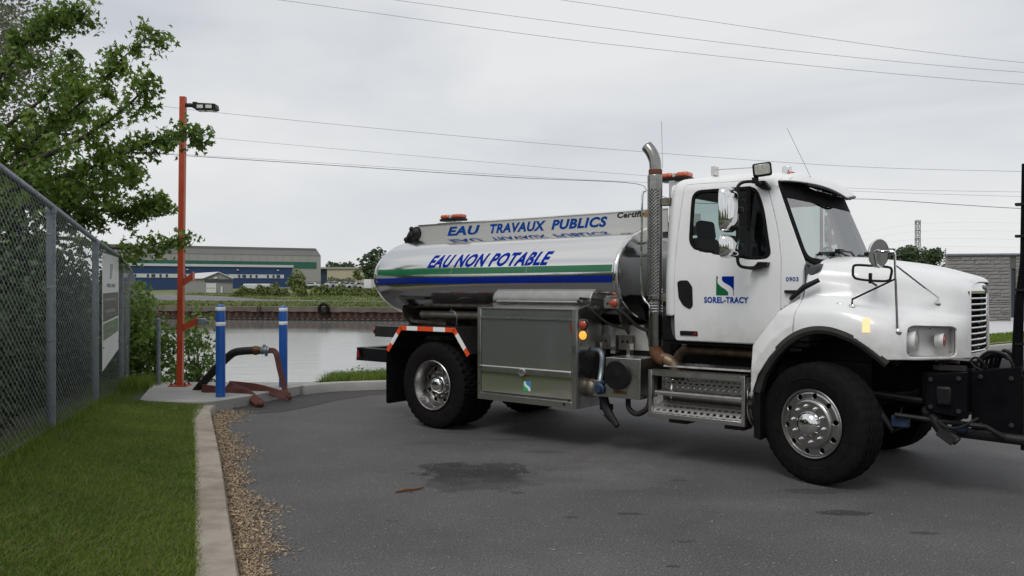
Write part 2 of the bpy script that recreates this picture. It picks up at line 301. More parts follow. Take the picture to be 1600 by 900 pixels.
def empty(name, loc, rotz, label, cat, group=None):
    o = bpy.data.objects.new(name, None); COL.objects.link(o); o.location = loc; o.rotation_euler = (0, 0, rotz)
    o.empty_display_size = .2; o['label'] = label; o['category'] = cat
    if group: o['group'] = group
    return o

class MB:
    """collects shapes, then builds one mesh object"""
    def __init__(s): s.v = []; s.f = []; s.n = 0
    def add(s, v, f):
        v = np.asarray(v, float).reshape(-1, 3); n = s.n
        s.v.append(v); s.f.extend([tuple(int(i) + n for i in q) for q in f]); s.n += len(v); return s
    def box(s, c, d, rz=0, ry=0, rx=0):
        x, y, z = [q / 2 for q in d]
        v = np.array([(i * x, j * y, k * z) for i in (-1, 1) for j in (-1, 1) for k in (-1, 1)])
        m = np.array(Matrix.Rotation(rz, 3, 'Z') @ Matrix.Rotation(ry, 3, 'Y') @ Matrix.Rotation(rx, 3, 'X'))
        return s.add(v @ m.T + np.array(c), [(0, 1, 3, 2), (4, 6, 7, 5), (0, 4, 5, 1), (2, 3, 7, 6), (0, 2, 6, 4), (1, 5, 7, 3)])
    def box2(s, a, b):
        a, b = np.array(a, float), np.array(b, float); return s.box((a + b) / 2, np.abs(b - a))
    def tube(s, pts, r, seg=10, caps=True, closed=False):
        P = [Vector(p) for p in pts]; n = len(P); rr = r if hasattr(r, '__len__') else [r] * n
        V = []; up = None
        for i in range(n):
            if closed: d = P[(i + 1) % n] - P[i - 1]
            else: d = P[min(i + 1, n - 1)] - P[max(i - 1, 0)]
            d.normalize()
            if up is None: up = d.orthogonal().normalized()
            else:
                up = up - d * up.dot(d)
                up = up.normalized() if up.length > 1e-6 else d.orthogonal().normalized()
            w = d.cross(up)
            for k in range(seg):
                a = 2 * PI * k / seg; V.append(P[i] + (up * math.cos(a) + w * math.sin(a)) * rr[i])
        F = []
        for i in range(n if closed else n - 1):
            for k in range(seg):
                a, b = i * seg + k, i * seg + (k + 1) % seg; c, d2 = ((i + 1) % n) * seg + (k + 1) % seg, ((i + 1) % n) * seg + k
                F.append((a, b, c, d2))
        if caps and not closed: F += [tuple(range(seg))[::-1], tuple(range((n - 1) * seg, n * seg))]
        return s.add([tuple(q) for q in V], F)
    def cyl(s, a, b, r, seg=20, r2=None): return s.tube([a, b], [r, r if r2 is None else r2], seg)
    def lathe(s, prof, o=(0, 0, 0), axis='y', seg=32, a0=0, a1=2 * PI, flip=False):
        full = abs(a1 - a0 - 2 * PI) < 1e-6; ns = seg if full else seg + 1; V = []
        for k in range(ns):
            a = a0 + (a1 - a0) * k / seg
            for (h, r) in prof:
                if axis == 'y': V.append((o[0] + r * math.cos(a), o[1] + h, o[2] + r * math.sin(a)))
                elif axis == 'z': V.append((o[0] + r * math.cos(a), o[1] + r * math.sin(a), o[2] + h))
                else: V.append((o[0] + h, o[1] + r * math.cos(a), o[2] + r * math.sin(a)))
        m = len(prof); F = []
        for k in range(seg):
            k2 = (k + 1) % ns
            for i in range(m - 1):
                q = (k * m + i, k * m + i + 1, k2 * m + i + 1, k2 * m + i)
                F.append(q[::-1] if flip else q)
        return s.add(V, F)
    def sphere(s, c, r, seg=14, rings=9, sc=(1, 1, 1)):
        V = []; F = []
        for i in range(rings + 1):
            t = PI * i / rings
            for k in range(seg):
                a = 2 * PI * k / seg
                V.append((c[0] + r * sc[0] * math.sin(t) * math.cos(a), c[1] + r * sc[1] * math.sin(t) * math.sin(a), c[2] + r * sc[2] * math.cos(t)))
        for i in range(rings):
            for k in range(seg):
                F.append((i * seg + k, (i + 1) * seg + k, (i + 1) * seg + (k + 1) % seg, i * seg + (k + 1) % seg))
        return s.add(V, F)
    def prism(s, pts, axis, a, b):
        """2D polygon extruded along axis ('x','y','z') from a to b"""
        n = len(pts)
        def p3(p, h):
            return {'y': (p[0], h, p[1]), 'x': (h, p[0], p[1]), 'z': (p[0], p[1], h)}[axis]
        V = [p3(p, a) for p in pts] + [p3(p, b) for p in pts]
        F = [tuple(range(n)), tuple(range(2 * n - 1, n - 1, -1))] + [(i, i + n, (i + 1) % n + n, (i + 1) % n) for i in range(n)]
        return s.add(V, F)
    def build(s, name, mat, parent=None, smooth=True, bevel=0, angle=35, bseg=2, label=None, kind=None, cat=None, group=None, fixn=True):
        me = bpy.data.meshes.new(name); v = np.concatenate(s.v) if s.v else np.zeros((0, 3))
        me.from_pydata(v.tolist(), [], s.f); me.validate(clean_customdata=False)
        if fixn:
            bm = bmesh.new(); bm.from_mesh(me); bmesh.ops.remove_doubles(bm, verts=bm.verts, dist=1e-5)
            bmesh.ops.recalc_face_normals(bm, faces=bm.faces); bm.to_mesh(me); bm.free()
        if smooth:
            me.shade_smooth(); me.set_sharp_from_angle(angle=R(angle))
        me.materials.append(mat)
        o = link(name, me, parent, label, kind, cat, group)
        if bevel:
            b = o.modifiers.new('bevel', 'BEVEL'); b.width = bevel; b.segments = bseg; b.limit_method = 'ANGLE'; b.angle_limit = R(40)
        return o

def raw(name, v, f, mat, parent=None, smooth=False, **k):
    me = bpy.data.meshes.new(name)
    v = np.asarray(v, np.float32); f = np.asarray(f, np.int32); nf, w = f.shape
    me.vertices.add(len(v)); me.vertices.foreach_set('co', v.ravel())
    me.loops.add(nf * w); me.loops.foreach_set('vertex_index', f.ravel())
    me.polygons.add(nf); me.polygons.foreach_set('loop_start', np.arange(0, nf * w, w, dtype=np.int32))
    me.update(calc_edges=True)
    if smooth: me.shade_smooth()
    me.materials.append(mat)
    return link(name, me, parent, **k)

def fillet(pts, r, n=5):
    out = []; m = len(pts)
    for i in range(m):
        p0, p, p1 = [np.array(pts[j % m], float) for j in (i - 1, i, i + 1)]
        ri = r[i] if hasattr(r, '__len__') else r
        if ri <= 0: out.append(tuple(p)); continue
        a, b = p0 - p, p1 - p; la, lb = np.linalg.norm(a), np.linalg.norm(b); q = min(ri, la * .49, lb * .49)
        A, B = p + a / la * q, p + b / lb * q
        for k in range(n + 1):
            t = k / n; out.append(tuple((1 - t) ** 2 * A + 2 * t * (1 - t) * p + t * t * B))
    return out

def sdpoly(X, Z, poly):
    """signed distance, positive inside"""
    P = np.array(poly, float); d = np.full(X.shape, 1e9); ins = np.zeros(X.shape, bool); n = len(P)
    for i in range(n):
        a, b = P[i], P[(i + 1) % n]; e = b - a; wx, wz = X - a[0], Z - a[1]
        t = np.clip((wx * e[0] + wz * e[1]) / max(e @ e, 1e-12), 0, 1)
        d = np.minimum(d, (wx - t * e[0]) ** 2 + (wz - t * e[1]) ** 2)
        c = (a[1] > Z) != (b[1] > Z)
        with np.errstate(divide='ignore', invalid='ignore'):
            xi = (b[0] - a[0]) * (Z - a[1]) / (b[1] - a[1] if b[1] != a[1] else 1e-12) + a[0]
        ins ^= c & (X < xi)
    d = np.sqrt(d); return np.where(ins, d, -d)

def clip_grid(P, f):
    """P (n,m,3) surface grid, f (n,m) kept where > 0; returns verts, faces cut exactly along f = 0"""
    n, m = f.shape; V = []; F = []; vid = {}; eid = {}
    def vert(i, j):
        k = (i, j)
        if k not in vid: vid[k] = len(V); V.append(P[i, j])
        return vid[k]
    def edge(a, b):
        k = (a, b) if a < b else (b, a)
        if k not in eid:
            fa, fb = f[k[0]], f[k[1]]; t = fa / (fa - fb); eid[k] = len(V); V.append(P[k[0]] * (1 - t) + P[k[1]] * t)
        return eid[k]
    for i in range(n - 1):
        for j in range(m - 1):
            c = [(i, j), (i + 1, j), (i + 1, j + 1), (i, j + 1)]; s = [f[q] > 0 for q in c]
            if all(s): F.append(tuple(vert(*q) for q in c)); continue
            if not any(s): continue
            face = []
            for k in range(4):
                a, b = c[k], c[(k + 1) % 4]
                if s[k]: face.append(vert(*a))
                if s[k] != s[(k + 1) % 4]: face.append(edge(a, b))
            if len(face) >= 3: F.append(tuple(face))
    return V, F

def shell(name, P, f, mat, parent, thick=.006, flip=False, offset=-1, mirror=False, angle=40, **k):
    V, F = clip_grid(P, f)
    if flip: F = [q[::-1] for q in F]
    V = np.array(V)
    if mirror:
        V2 = V * np.array([1, -1, 1]); n = len(V); F = F + [tuple(i + n for i in q[::-1]) for q in F]; V = np.concatenate([V, V2])
    me = bpy.data.meshes.new(name); me.from_pydata(V.tolist(), [], F)
    bm = bmesh.new(); bm.from_mesh(me); bmesh.ops.remove_doubles(bm, verts=bm.verts, dist=2e-5)
    bmesh.ops.dissolve_degenerate(bm, dist=1e-5, edges=bm.edges); bm.to_mesh(me); bm.free()
    me.shade_smooth(); me.set_sharp_from_angle(angle=R(angle)); me.materials.append(mat)
    o = link(name, me, parent, **k)
    if thick:
        s = o.modifiers.new('thickness', 'SOLIDIFY'); s.thickness = thick; s.offset = offset; s.use_rim = True
    return o

def cr_eval(net, n):
    """Catmull-Rom resample along axis 0 of a (k, ..., 3) array"""
    net = np.asarray(net, float); k = net.shape[0]; t = np.linspace(0, k - 1, n); out = []
    for q in t:
        i = min(int(q), k - 2); u = q - i
        p1, p2 = net[i], net[i + 1]; p0 = net[i - 1] if i > 0 else 2 * p1 - p2; p3 = net[i + 2] if i + 2 < k else 2 * p2 - p1
        out.append(.5 * (2 * p1 + (p2 - p0) * u + (2 * p0 - 5 * p1 + 4 * p2 - p3) * u * u + (3 * p1 - p0 - 3 * p2 + p3) * u ** 3))
    return np.array(out)

def net_grid(net, nu, nv):
    g = cr_eval(net, nu); g = cr_eval(np.swapaxes(g, 0, 1), nv); return np.swapaxes(g, 0, 1)

def smooth_path(pts, n): return [tuple(p) for p in cr_eval(np.array(pts, float), n)]

def text_mesh(txt, size, bold=0.0, shear=0.0, spacing=1.10, width=None):
    """flat lettering as (verts, faces) in a plane; optionally scaled to a given total width"""
    cu = bpy.data.curves.new('lettering', 'FONT'); cu.body = txt; cu.size = size; cu.offset = bold; cu.shear = shear; cu.space_character = spacing
    cu.resolution_u = 3; cu.align_x = 'LEFT'; cu.align_y = 'BOTTOM_BASELINE'
    o = bpy.data.objects.new('lettering', cu); COL.objects.link(o)
    dg = bpy.context.evaluated_depsgraph_get(); dg.update()
    me = bpy.data.meshes.new_from_object(o.evaluated_get(dg))
    bm = bmesh.new(); bm.from_mesh(me); bpy.data.meshes.remove(me); bpy.data.objects.remove(o); bpy.data.curves.remove(cu)
    xs = [v.co.x for v in bm.verts]; x0, x1 = min(xs), max(xs); ys = [v.co.y for v in bm.verts]
    sx = width / (x1 - x0) if width else 1
    for v in bm.verts: v.co.x = (v.co.x - x0) * sx; v.co.z = 0
    return bm

def bm_cut_rows(bm, step, axis=1):
    c = [v.co[axis] for v in bm.verts]; a, b = min(c), max(c); n = Vector((1, 0, 0)) if axis == 0 else Vector((0, 1, 0)); q = a + step
    while q < b:
        co = Vector((0, 0, 0)); co[axis] = q
        bmesh.ops.bisect_plane(bm, geom=bm.verts[:] + bm.edges[:] + bm.faces[:], plane_co=co, plane_no=n); q += step

def bm_object(bm, fn, name, mat, parent, **k):
    for v in bm.verts: v.co = Vector(fn(v.co.x, v.co.y))
    me = bpy.data.meshes.new(name); bm.to_mesh(me); bm.free(); me.materials.append(mat)
    return link(name, me, parent, **k)

def poly_bm(pts, step=None):
    from mathutils.geometry import tessellate_polygon
    bm = bmesh.new(); vs = [bm.verts.new((p[0], p[1], 0)) for p in pts]
    for t in tessellate_polygon([[Vector((p[0], p[1], 0)) for p in pts]]):
        try: bm.faces.new([vs[i] for i in t])
        except ValueError: pass
    bmesh.ops.recalc_face_normals(bm, faces=bm.faces)
    if step: bm_cut_rows(bm, step, 1)
    return bm

def sheet(name, pts, z, mat, **k):
    return bm_object(poly_bm(pts), lambda x, y: (x, y, z), name, mat, None, **k)

# ================================================================== GROUND AND SETTING
kerb_top = [(.25, -.2), (-.42, 1.4), (-1.02, 2.95), (-1.62, 4.5), (-2.26, 6.15), (-3.02, 8.1), (-3.82, 10.1), (-4.18, 11.05), (-4.26, 11.45)]
kerb_turn = [(-4.26, 11.45), (-4.13, 11.75), (-3.9, 12.25), (-3.72, 12.8), (-3.48, 13.5), (-3.1, 13.9), (-2.5, 14.14), (-1.5, 14.35), (.5, 14.7), (3.0, 15.6), (6.0, 17.6), (9.3, 20.2), (13.1, 22.9), (14.9, 24.2), (22, 29.3), (40, 42)]
lot = [(.36, -.2), (.45, -1.5), (.5, -40), (60, -40), (60, 40), (40, 41.9)] + kerb_turn[::-1][1:] + [(x + .1, y) for x, y in kerb_top[::-1][1:-1]]
sheet('asphalt_lot', lot, 0.0, M['asphalt'], kind='structure')
patch_pts = [(-3.62, 11.35), (-4.05, 11.85), (-3.86, 12.35), (-3.70, 12.85), (-3.44, 13.5), (-3.08, 13.86), (-2.5, 14.08), (-1.5, 14.3), (-.2, 14.45), (-.3, 14.05), (-1.5, 13.75), (-2.3, 13.45), (-2.75, 12.75), (-3.0, 12.0), (-3.25, 11.55)]
sheet('asphalt_patch', patch_pts, .004, M['patch'], kind='structure')

fence_line = [(-2.30, 2.0, .60), (-3.37, 5.0, .52), (-4.36, 7.75, .394), (-5.38, 10.58, .241), (-6.32, 13.24, .096), (-7.56, 16.3, -.10), (-8.6, 19.0, -.87), (-9.57, 21.5, -1.86), (-10.5, 23.8, -2.6)]
FL = np.array(fence_line)
shore = [(-200, 10), (-60, 12), (-14, 19.5), (-8.2, 17.0), (-7.0, 14.9), (-6.2, 14.15), (-3.75, 14.15), (-3.3, 15.0), (-1.5, 15.8), (2, 17.2), (6, 20), (12, 30), (16, 45), (40, 62), (200, 75), (400, 75)]
SH = np.array(shore)
def bank_h(x, y):
    """height of the near bank: lawn rising to the fence, level lot, slope to the river"""
    x = np.asarray(x, float); y = np.asarray(y, float)
    kx = np.interp(y, [-40, -.2, 1.4, 2.95, 4.5, 6.15, 8.1, 10.1, 11.45, 14, 40], [.4, .2, -.5, -1.12, -1.72, -2.36, -3.12, -3.92, -4.3, -5.2, -12])
    fx = np.interp(y, FL[:, 1], FL[:, 0]); fx = np.where(y < 2, -1.6, fx); fz = np.interp(y, FL[:, 1], FL[:, 2]); fz = np.where(y > 12.5, np.maximum(fz, -.2), fz)
    t = np.clip((kx - x) / np.maximum(kx - fx, .3), 0, 6)
    lawn = .105 + (fz - .105) * np.where(t < 1, t ** 1.2, 1 + .25 * np.minimum(t - 1, 2))
    ky = np.interp(x, [p[0] for p in kerb_turn], [p[1] for p in kerb_turn])
    base = np.where(x < kx + .02, lawn, np.where((x > -4.3) & (y > ky + .05), .10, -.06))
    sy_ = np.interp(x, SH[:, 0], SH[:, 1]); d = sy_ - y
    return np.where(d > 0, base, np.maximum(base + d * .95, -3.2))
gx_ = np.concatenate([np.linspace(-300, -14, 30), np.linspace(-13, -1, 110), np.linspace(-.8, 24, 90), np.linspace(26, 400, 30)])
gy_ = np.concatenate([np.linspace(-300, -3, 30), np.linspace(-2, 30, 180), np.linspace(31, 88, 40)])
GX, GY2 = np.meshgrid(gx_, gy_, indexing='ij'); GZ2 = bank_h(GX, GY2)
def grid_faces(n, m):
    i, j = np.meshgrid(np.arange(n - 1), np.arange(m - 1), indexing='ij'); q = (i * m + j).ravel()
    return np.stack([q, q + m, q + m + 1, q + 1], -1)
raw('near_bank', np.stack([GX, GY2, GZ2], -1).reshape(-1, 3), grid_faces(len(gx_), len(gy_)), M['soil'], smooth=True, kind='structure')
# river, far bank rising gently to the horizon
raw('river', [(-900, 8, -1.6), (900, 8, -1.6), (900, 100, -1.6), (-900, 100, -1.6)], [(0, 1, 2, 3)], M['water'], kind='structure')
def wall_y(x): return 87.0 - .235 * (x + 12.5)
fy = np.array([0, 1.2, 8, 20, 40, 60, 90, 130, 170, 230, 310, 500, 900, 3000.]); fzz = np.array([-.12, -.12, .0, .15, .55, .95, 1.45, 2.8, 3.5, 4.3, 5.2, 7.5, 11, 14.])
fxx = np.concatenate([np.linspace(-1200, -110, 12), np.linspace(-100, 60, 60), np.linspace(80, 2000, 14)])
FX, FI = np.meshgrid(fxx, np.arange(len(fy)), indexing='ij')
FY_ = np.where(np.abs(FX) < 400, wall_y(np.clip(FX, -120, 80)), 80) + fy[FI]
raw('far_bank', np.stack([FX, FY_, fzz[FI]], -1).reshape(-1, 3), grid_faces(len(fxx), len(fy)), M['bankgrass'], smooth=True, kind='structure')
def far_z(x, y): return float(np.interp(y - wall_y(np.clip(x, -120, 80)), fy, fzz))
def far_strip(name, pts, mat, dz=.06):
    """a thin sheet laid on the far bank"""
    bm = poly_bm(pts); bm_cut_rows(bm, 6, 1)
    return bm_object(bm, lambda x, y: (x, y, far_z(x, y) + dz), name, mat, None, kind='structure')
far_strip('gravel_road', [(-60, 119), (-44, 112), (-36, 108), (-26, 107), (-12, 104), (-2, 101), (-2, 103), (-14, 107.5), (-26, 112), (-36, 118), (-48, 136), (-62, 150), (-70, 150)], M['greyroad'], .10)
far_strip('car_park', [(-62, 205), (-30, 190), (-20, 165), (-18, 200), (-30, 240), (-62, 245)], M['greyroad'], .12)

# quay wall: corrugated rusty piles, concrete cap, walers
qa, qb = -75.0, 60.0; V = []; F = []; npile = 620
for k in range(npile + 1):
    x = qa + (qb - qa) * k / npile; d = (0, .22, .22, 0)[k % 4]; y = wall_y(x) - .05 + d
    V += [(x, y, -2.4), (x, y, -.62)]
for k in range(npile): F.append((2 * k, 2 * k + 2, 2 * k + 3, 2 * k + 1))
quay = empty('quay_wall', (0, 0, 0), 0, 'rusty sheet pile quay wall with concrete cap across the river', 'quay wall')
raw('sheet_piling', V, F, M['rustwall'], quay, kind='stuff')
V = []; xs_ = np.linspace(qa, qb, 260); F = []
for x in xs_:
    j = .05 * math.sin(x * 1.7) + random.uniform(-.04, .04); y = wall_y(x) - .18
    V += [(x, y + j * .5, -.66 + random.uniform(-.05, .04)), (x, y + j * .5, -.13 + j * .3), (x, y + .9, -.09 + j * .2)]
for k in range(259):
    for q in range(2): F.append((3 * k + q, 3 * k + 3 + q, 3 * k + 4 + q, 3 * k + 1 + q))
MB().add(V, F).build('concrete_cap', M['quaycap'], quay, angle=50)
w_ = MB(); w_.add([(qa, wall_y(qa) - .30, -1.62), (qb, wall_y(qb) - .30, -1.62), (qb, wall_y(qb) - .30, -1.40), (qa, wall_y(qa) - .30, -1.40)], [(0, 1, 2, 3)])
w_.add([(qa, wall_y(qa) - .30, -1.40), (qb, wall_y(qb) - .30, -1.40), (qb, wall_y(qb) - .02, -1.38), (qa, wall_y(qa) - .02, -1.38)], [(0, 1, 2, 3)])
w_.build('waler_beam', M['blacksteel'], quay, smooth=False)
bl = MB()
for x in np.arange(-42, 0, .62): bl.box((x, wall_y(x) - .33, -1.44), (.30, .05, .10))
bl.build('bolt_plates', M['quaycap'], quay, smooth=False, kind='stuff')
for (x, nm) in ((-19.0, 'a'), (-16.4, 'b'), (-15.6, 'c')):
    if nm == 'a':
        t_ = MB().lathe([(-.15, .34), (-.2, .46), (-.15, .62), (.0, .66), (.15, .62), (.2, .46), (.15, .34), (-.15, .34)], seg=28).build('tyre_fender', M['rubber'])
        x = (507 - 800) / 1280 * wall_y(-20.2); t_.location = (x, wall_y(x) - .45, -.33)
        t_['label'] = 'black round tyre fender hung on the far quay wall'; t_['category'] = 'tyre'
lad = MB(); x = -27.9
for dx in (-.18, .18): lad.tube([(x + dx, wall_y(x) - .3, -1.7), (x + dx, wall_y(x) - .3, -.05)], .04, 6)
for k in range(6): lad.tube([(x - .18, wall_y(x) - .3, -1.5 + k * .27), (x + .18, wall_y(x) - .3, -1.5 + k * .27)], .03, 6)
lad.build('quay_ladder', M['blacksteel'], None, label='dark ladder down the rusty quay wall', cat='ladder')

# kerbs and the pad
def sweep_kerb(name, line, w, hgt, mat, jit=.008, ins=-1, n=120, z0=-.12, **k):
    pts = np.array(smooth_path([(x, y, 0) for x, y in line], n)); V = []; F = []; prof = None
    for i, p in enumerate(pts):
        d = pts[min(i + 1, n - 1)] - pts[max(i - 1, 0)]; d /= np.linalg.norm(d); nr = np.array([-d[1], d[0], 0])     # left of travel
        from mathutils import noise as mn
        nz = lambda q: mn.noise(Vector((p[0] * 1.1, p[1] * 1.1, q))) + .4 * mn.noise(Vector((p[0] * 9, p[1] * 9, q)))
        h_ = hgt + nz(0) * jit * .6 - (.012 if n > 500 and i % 165 < 2 else 0)
        sec = [(-.5 - .09, z0), (-.5 - .05, .02), (-.5 - .012 , h_ - .03), (-.5 + .04 + nz(3.3) * jit * 3, h_ - .004), (-.2, h_), (.2, h_ + .002), (.5 - .03, h_ - .004), (.5, h_ - .035), (.5, z0)]
        for (s, z) in sec: 
            off = s * w + (nz(7.7) * jit * .8 if 0 < z < hgt else 0); V.append(p + nr * off + np.array([0, 0, z]))
    m = 9
    for i in range(n - 1):
        for q in range(m - 1): F.append((i * m + q, i * m + q + 1, i * m + m + q + 1, i * m + m + q))
    F += [tuple(range(m)), tuple(range((n - 1) * m, n * m))]
    return MB().add(V, F).build(name, mat, None, angle=40, **k)
sweep_kerb('lawn_kerb', kerb_top, .235, .115, M['kerb'], .009, n=1000, kind='structure')
sweep_kerb('kerb', kerb_turn[4:], .22, .15, M['slab'], .008, n=200, kind='structure')
pad = [(-5.28, 11.55), (-4.30, 11.52), (-4.13, 11.72), (-3.88, 12.25), (-3.70, 12.8), (-3.47, 13.48), (-3.2, 13.8), (-3.3, 14.0), (-3.85, 13.96), (-6.10, 13.98)]
pad_f = fillet(pad, [.01, .05, .1, .2, .2, .2, .1, .02, .02, .02], 4)
MB().prism(pad_f, 'z', -.35, .15).build('concrete_pad', M['slab'], None, bevel=.012, kind='structure')
# plaza and grass by the stone building
sheet('plaza_paving', [(14.5, 26.6), (19, 29.9), (30, 38.0), (60, 58), (60, 75), (12, 60), (13, 40), (11.5, 27)], .16, M['plaza'], kind='structure')
sheet('verge', [(8.6, 20.0), (13.0, 23.0), (14.8, 24.3), (22, 29.4), (40, 42), (60, 58), (30, 38.3), (19, 30.1), (15.6, 27.4), (10.5, 24.4)], .165, M['bankgrass'], kind='structure')

# ---- grass: real blades
def blades(name, n, xy_fn, zfn, hmin, hmax, w, mat, lean=.35, **k):
    P = xy_fn(n); n = len(P); z = zfn(P[:, 0], P[:, 1]); h = RNG.uniform(hmin, hmax, n); a = RNG.uniform(0, 2 * PI, n)
    lx, ly = RNG.normal(0, lean, n) * h, RNG.normal(0, lean, n) * h; ww = w * RNG.uniform(.6, 1.3, n)
    dx, dy = np.cos(a) * ww, np.sin(a) * ww; b = np.stack([P[:, 0], P[:, 1], z - .01], -1)
    v0 = b + np.stack([-dx, -dy, 0 * h], -1); v1 = b + np.stack([dx, dy, 0 * h], -1)
    m0 = b + np.stack([-dx * .7 + lx * .4, -dy * .7 + ly * .4, h * .6], -1); m1 = b + np.stack([dx * .7 + lx * .4, dy * .7 + ly * .4, h * .6], -1)
    t = b + np.stack([lx * 1.2, ly * 1.2, h], -1)
    V = np.stack([v0, v1, m1, m0, t], 1).reshape(-1, 3); q = np.arange(n) * 5
    F = np.concatenate([np.stack([q, q + 1, q + 2], -1), np.stack([q, q + 2, q + 3], -1), np.stack([q + 3, q + 2, q + 4], -1)])
    return raw(name, V, F, mat, **k)
def lawn_xy(n):
    u = RNG.uniform(0, 1, n * 2); y = 2.7 + 11.1 * u ** 1.7; t = RNG.uniform(-.06, 1, n * 2)
    kx = np.interp(y, [2.6, 2.95, 4.5, 6.15, 8.1, 10.1, 11.45, 14], [-1.0, -1.13, -1.735, -2.375, -3.13, -3.93, -4.29, -5.2]); fx = np.interp(y, FL[:, 1], FL[:, 0]) - .15
    x = kx + (fx - kx) * t; ok = ~((x > -6.2 + (13.98 - y) * .32) & (y > 11.5)); ok &= (t > 0) | (RNG.uniform(0, 1, n * 2) < .35)
    x, y = x[ok][:n], y[ok][:n]; return np.stack([x, y], -1)
def lawn_h(x, y): return bank_h(x, y) + .0
blades('lawn_grass', 230000, lawn_xy, lawn_h, .018, .048, .0026, M['blade'], lean=.5, kind='stuff', label='short mown grass between fence and kerb', cat='grass')
blades('dry_lawn_grass', 24000, lawn_xy, lawn_h, .015, .046, .0022, M['drygrass'], lean=1.1, kind='stuff', label='dry straw mixed into the lawn', cat='grass')
def fence_foot_xy(n):
    y = RNG.uniform(4.5, 16, n); x = np.interp(y, FL[:, 1], FL[:, 0]) + RNG.normal(.0, .07, n); return np.stack([x, y], -1)
blades('fence_foot_grass', 9000, fence_foot_xy, bank_h, .05, .12, .004, M['blade'], lean=.35, kind='stuff', label='long grass along the foot of the fence', cat='grass')
def clump_xy(n): return np.stack([RNG.normal(-6.12, .13, n), RNG.normal(13.0, .5, n)], -1)
blades('grass_clump', 2200, clump_xy, lambda x, y: np.full(len(x), .08), .12, .32, .006, M['blade'], lean=.3, kind='stuff', label='tall grass clump beside the concrete pad', cat='grass')
def bank_xy(n):
    x = RNG.uniform(-3.3, 3.0, n); kb = np.interp(x, [p[0] for p in kerb_turn], [p[1] for p in kerb_turn]) + .12; y = kb + RNG.uniform(0, 1, n) ** .8 * 1.5; return np.stack([x, y], -1)
blades('river_bank_grass', 30000, bank_xy, bank_h, .05, .20, .006, M['blade'], lean=.4, kind='stuff', label='rough grass on the bank behind the kerb', cat='grass')
def verge_xy(n):
    t = RNG.uniform(0, 1, n); a = np.stack([9 + 22 * t, 20.3 + 15.6 * t], -1); b = np.stack([11 + 20 * t, 24.6 + 14 * t], -1); s = RNG.uniform(.05, .95, n)[:, None]; return a * (1 - s) + b * s
blades('verge_grass', 30000, verge_xy, lambda x, y: np.full(len(x), .165), .05, .11, .012, M['blade'], lean=.4, kind='stuff', label='green grass strip before the stone building', cat='grass')
# far bank rough grass as tufts of big blades
def far_xy(n):
    x = RNG.uniform(-62, 5, n); return np.stack([x, wall_y(x) + 1.2 + RNG.uniform(0, 1, n) ** 1.5 * 62], -1)
def far_ok(n):
    P = far_xy(n * 2); d = P[:, 1] - wall_y(P[:, 0]); s = np.sin(P[:, 0] * .25 + P[:, 1] * .5) + np.sin(P[:, 0] * .6 - 1 + P[:, 1] * .21)
    road = sdpoly(P[:, 0], P[:, 1], [(-60, 119), (-44, 112), (-36, 108), (-26, 107), (-12, 104), (-2, 101), (-2, 103), (-14, 107.5), (-26, 112), (-36, 118), (-48, 136), (-62, 150), (-70, 150)])
    return P[((s > -.9) | (d < 9)) & (road < .1)][:n]
blades('far_bank_grass', 26000, far_ok, lambda x, y: np.interp(y - wall_y(x), fy, fzz), .12, .38, .07, M['farbush'], lean=.4, kind='stuff', label='rough grass along the far river bank', cat='grass')

# ---- seeds and chips along the kerb
def chips():
    n = 34000; y = 4.2 + 7.4 * RNG.uniform(0, 1, n * 2) ** 1.25; kx = np.interp(y, [2.95, 4.5, 6.15, 8.1, 10.1, 11.05, 11.6], [-.90, -1.50, -2.14, -2.90, -3.70, -4.05, -4.05])
    edge = .30 + .07 * np.sin(y * 2.3) + .05 * np.sin(y * 5.9 + 1) + .03 * np.sin(y * 13); edge = np.where(y > 10.6, edge * 1.25, edge)
    t = np.abs(RNG.normal(0, .55, n * 2)); keep = t < 1.25 + .25 * RNG.uniform(-1, 1, n * 2); x = kx - .02 + edge * t; x, y, t = x[keep][:n], y[keep][:n], t[keep][:n]; n = len(x)
    a = RNG.uniform(0, 2 * PI, n); L_ = RNG.uniform(.003, .012, n); w = L_ * RNG.uniform(.25, .7, n); z = .006 + .028 * np.clip(1 - t, 0, 1) * RNG.uniform(0, 1, n)
    tl = RNG.normal(0, .35, (n, 2)); ca, sa = np.cos(a), np.sin(a); V = []
    for sx, sy in ((-1, -.5), (1, -.8), (1, .6), (-1, 1)):
        px, py = ca * L_ * sx - sa * w * sy, sa * L_ * sx + ca * w * sy
        V.append(np.stack([x + px, y + py, np.maximum(z + px * tl[:, 0] + py * tl[:, 1], .003)], -1))
    V = np.stack(V, 1).reshape(-1, 3); q = np.arange(n) * 4
    raw('seed_litter', V, np.stack([q, q + 1, q + 2, q + 3], -1), M['chips'], kind='stuff', label='dry brown seeds and chips heaped along the kerb', cat='litter')
    # loose bits over the asphalt
    n = 420; x = RNG.uniform(-2.9, 3.4, n); y = RNG.uniform(5, 11.5, n); x = np.maximum(x, np.interp(y, [4.5, 11], [-1.4, -3.9]) + .3); a = RNG.uniform(0, PI, n); L_ = RNG.uniform(.005, .016, n); V = []
    for sx, sy in ((-1, -.5), (1, -.5), (1, .5), (-1, .5)):
        V.append(np.stack([x + np.cos(a) * L_ * sx - np.sin(a) * L_ * .5 * sy, y + np.sin(a) * L_ * sx + np.cos(a) * L_ * .5 * sy, np.full(n, .007)], -1))
    V = np.stack(V, 1).reshape(-1, 3); q = np.arange(n) * 4
    raw('scattered_chips', V, np.stack([q, q + 1, q + 2, q + 3], -1), M['chips'], kind='stuff', label='loose chips scattered over the asphalt', cat='litter')
chips()
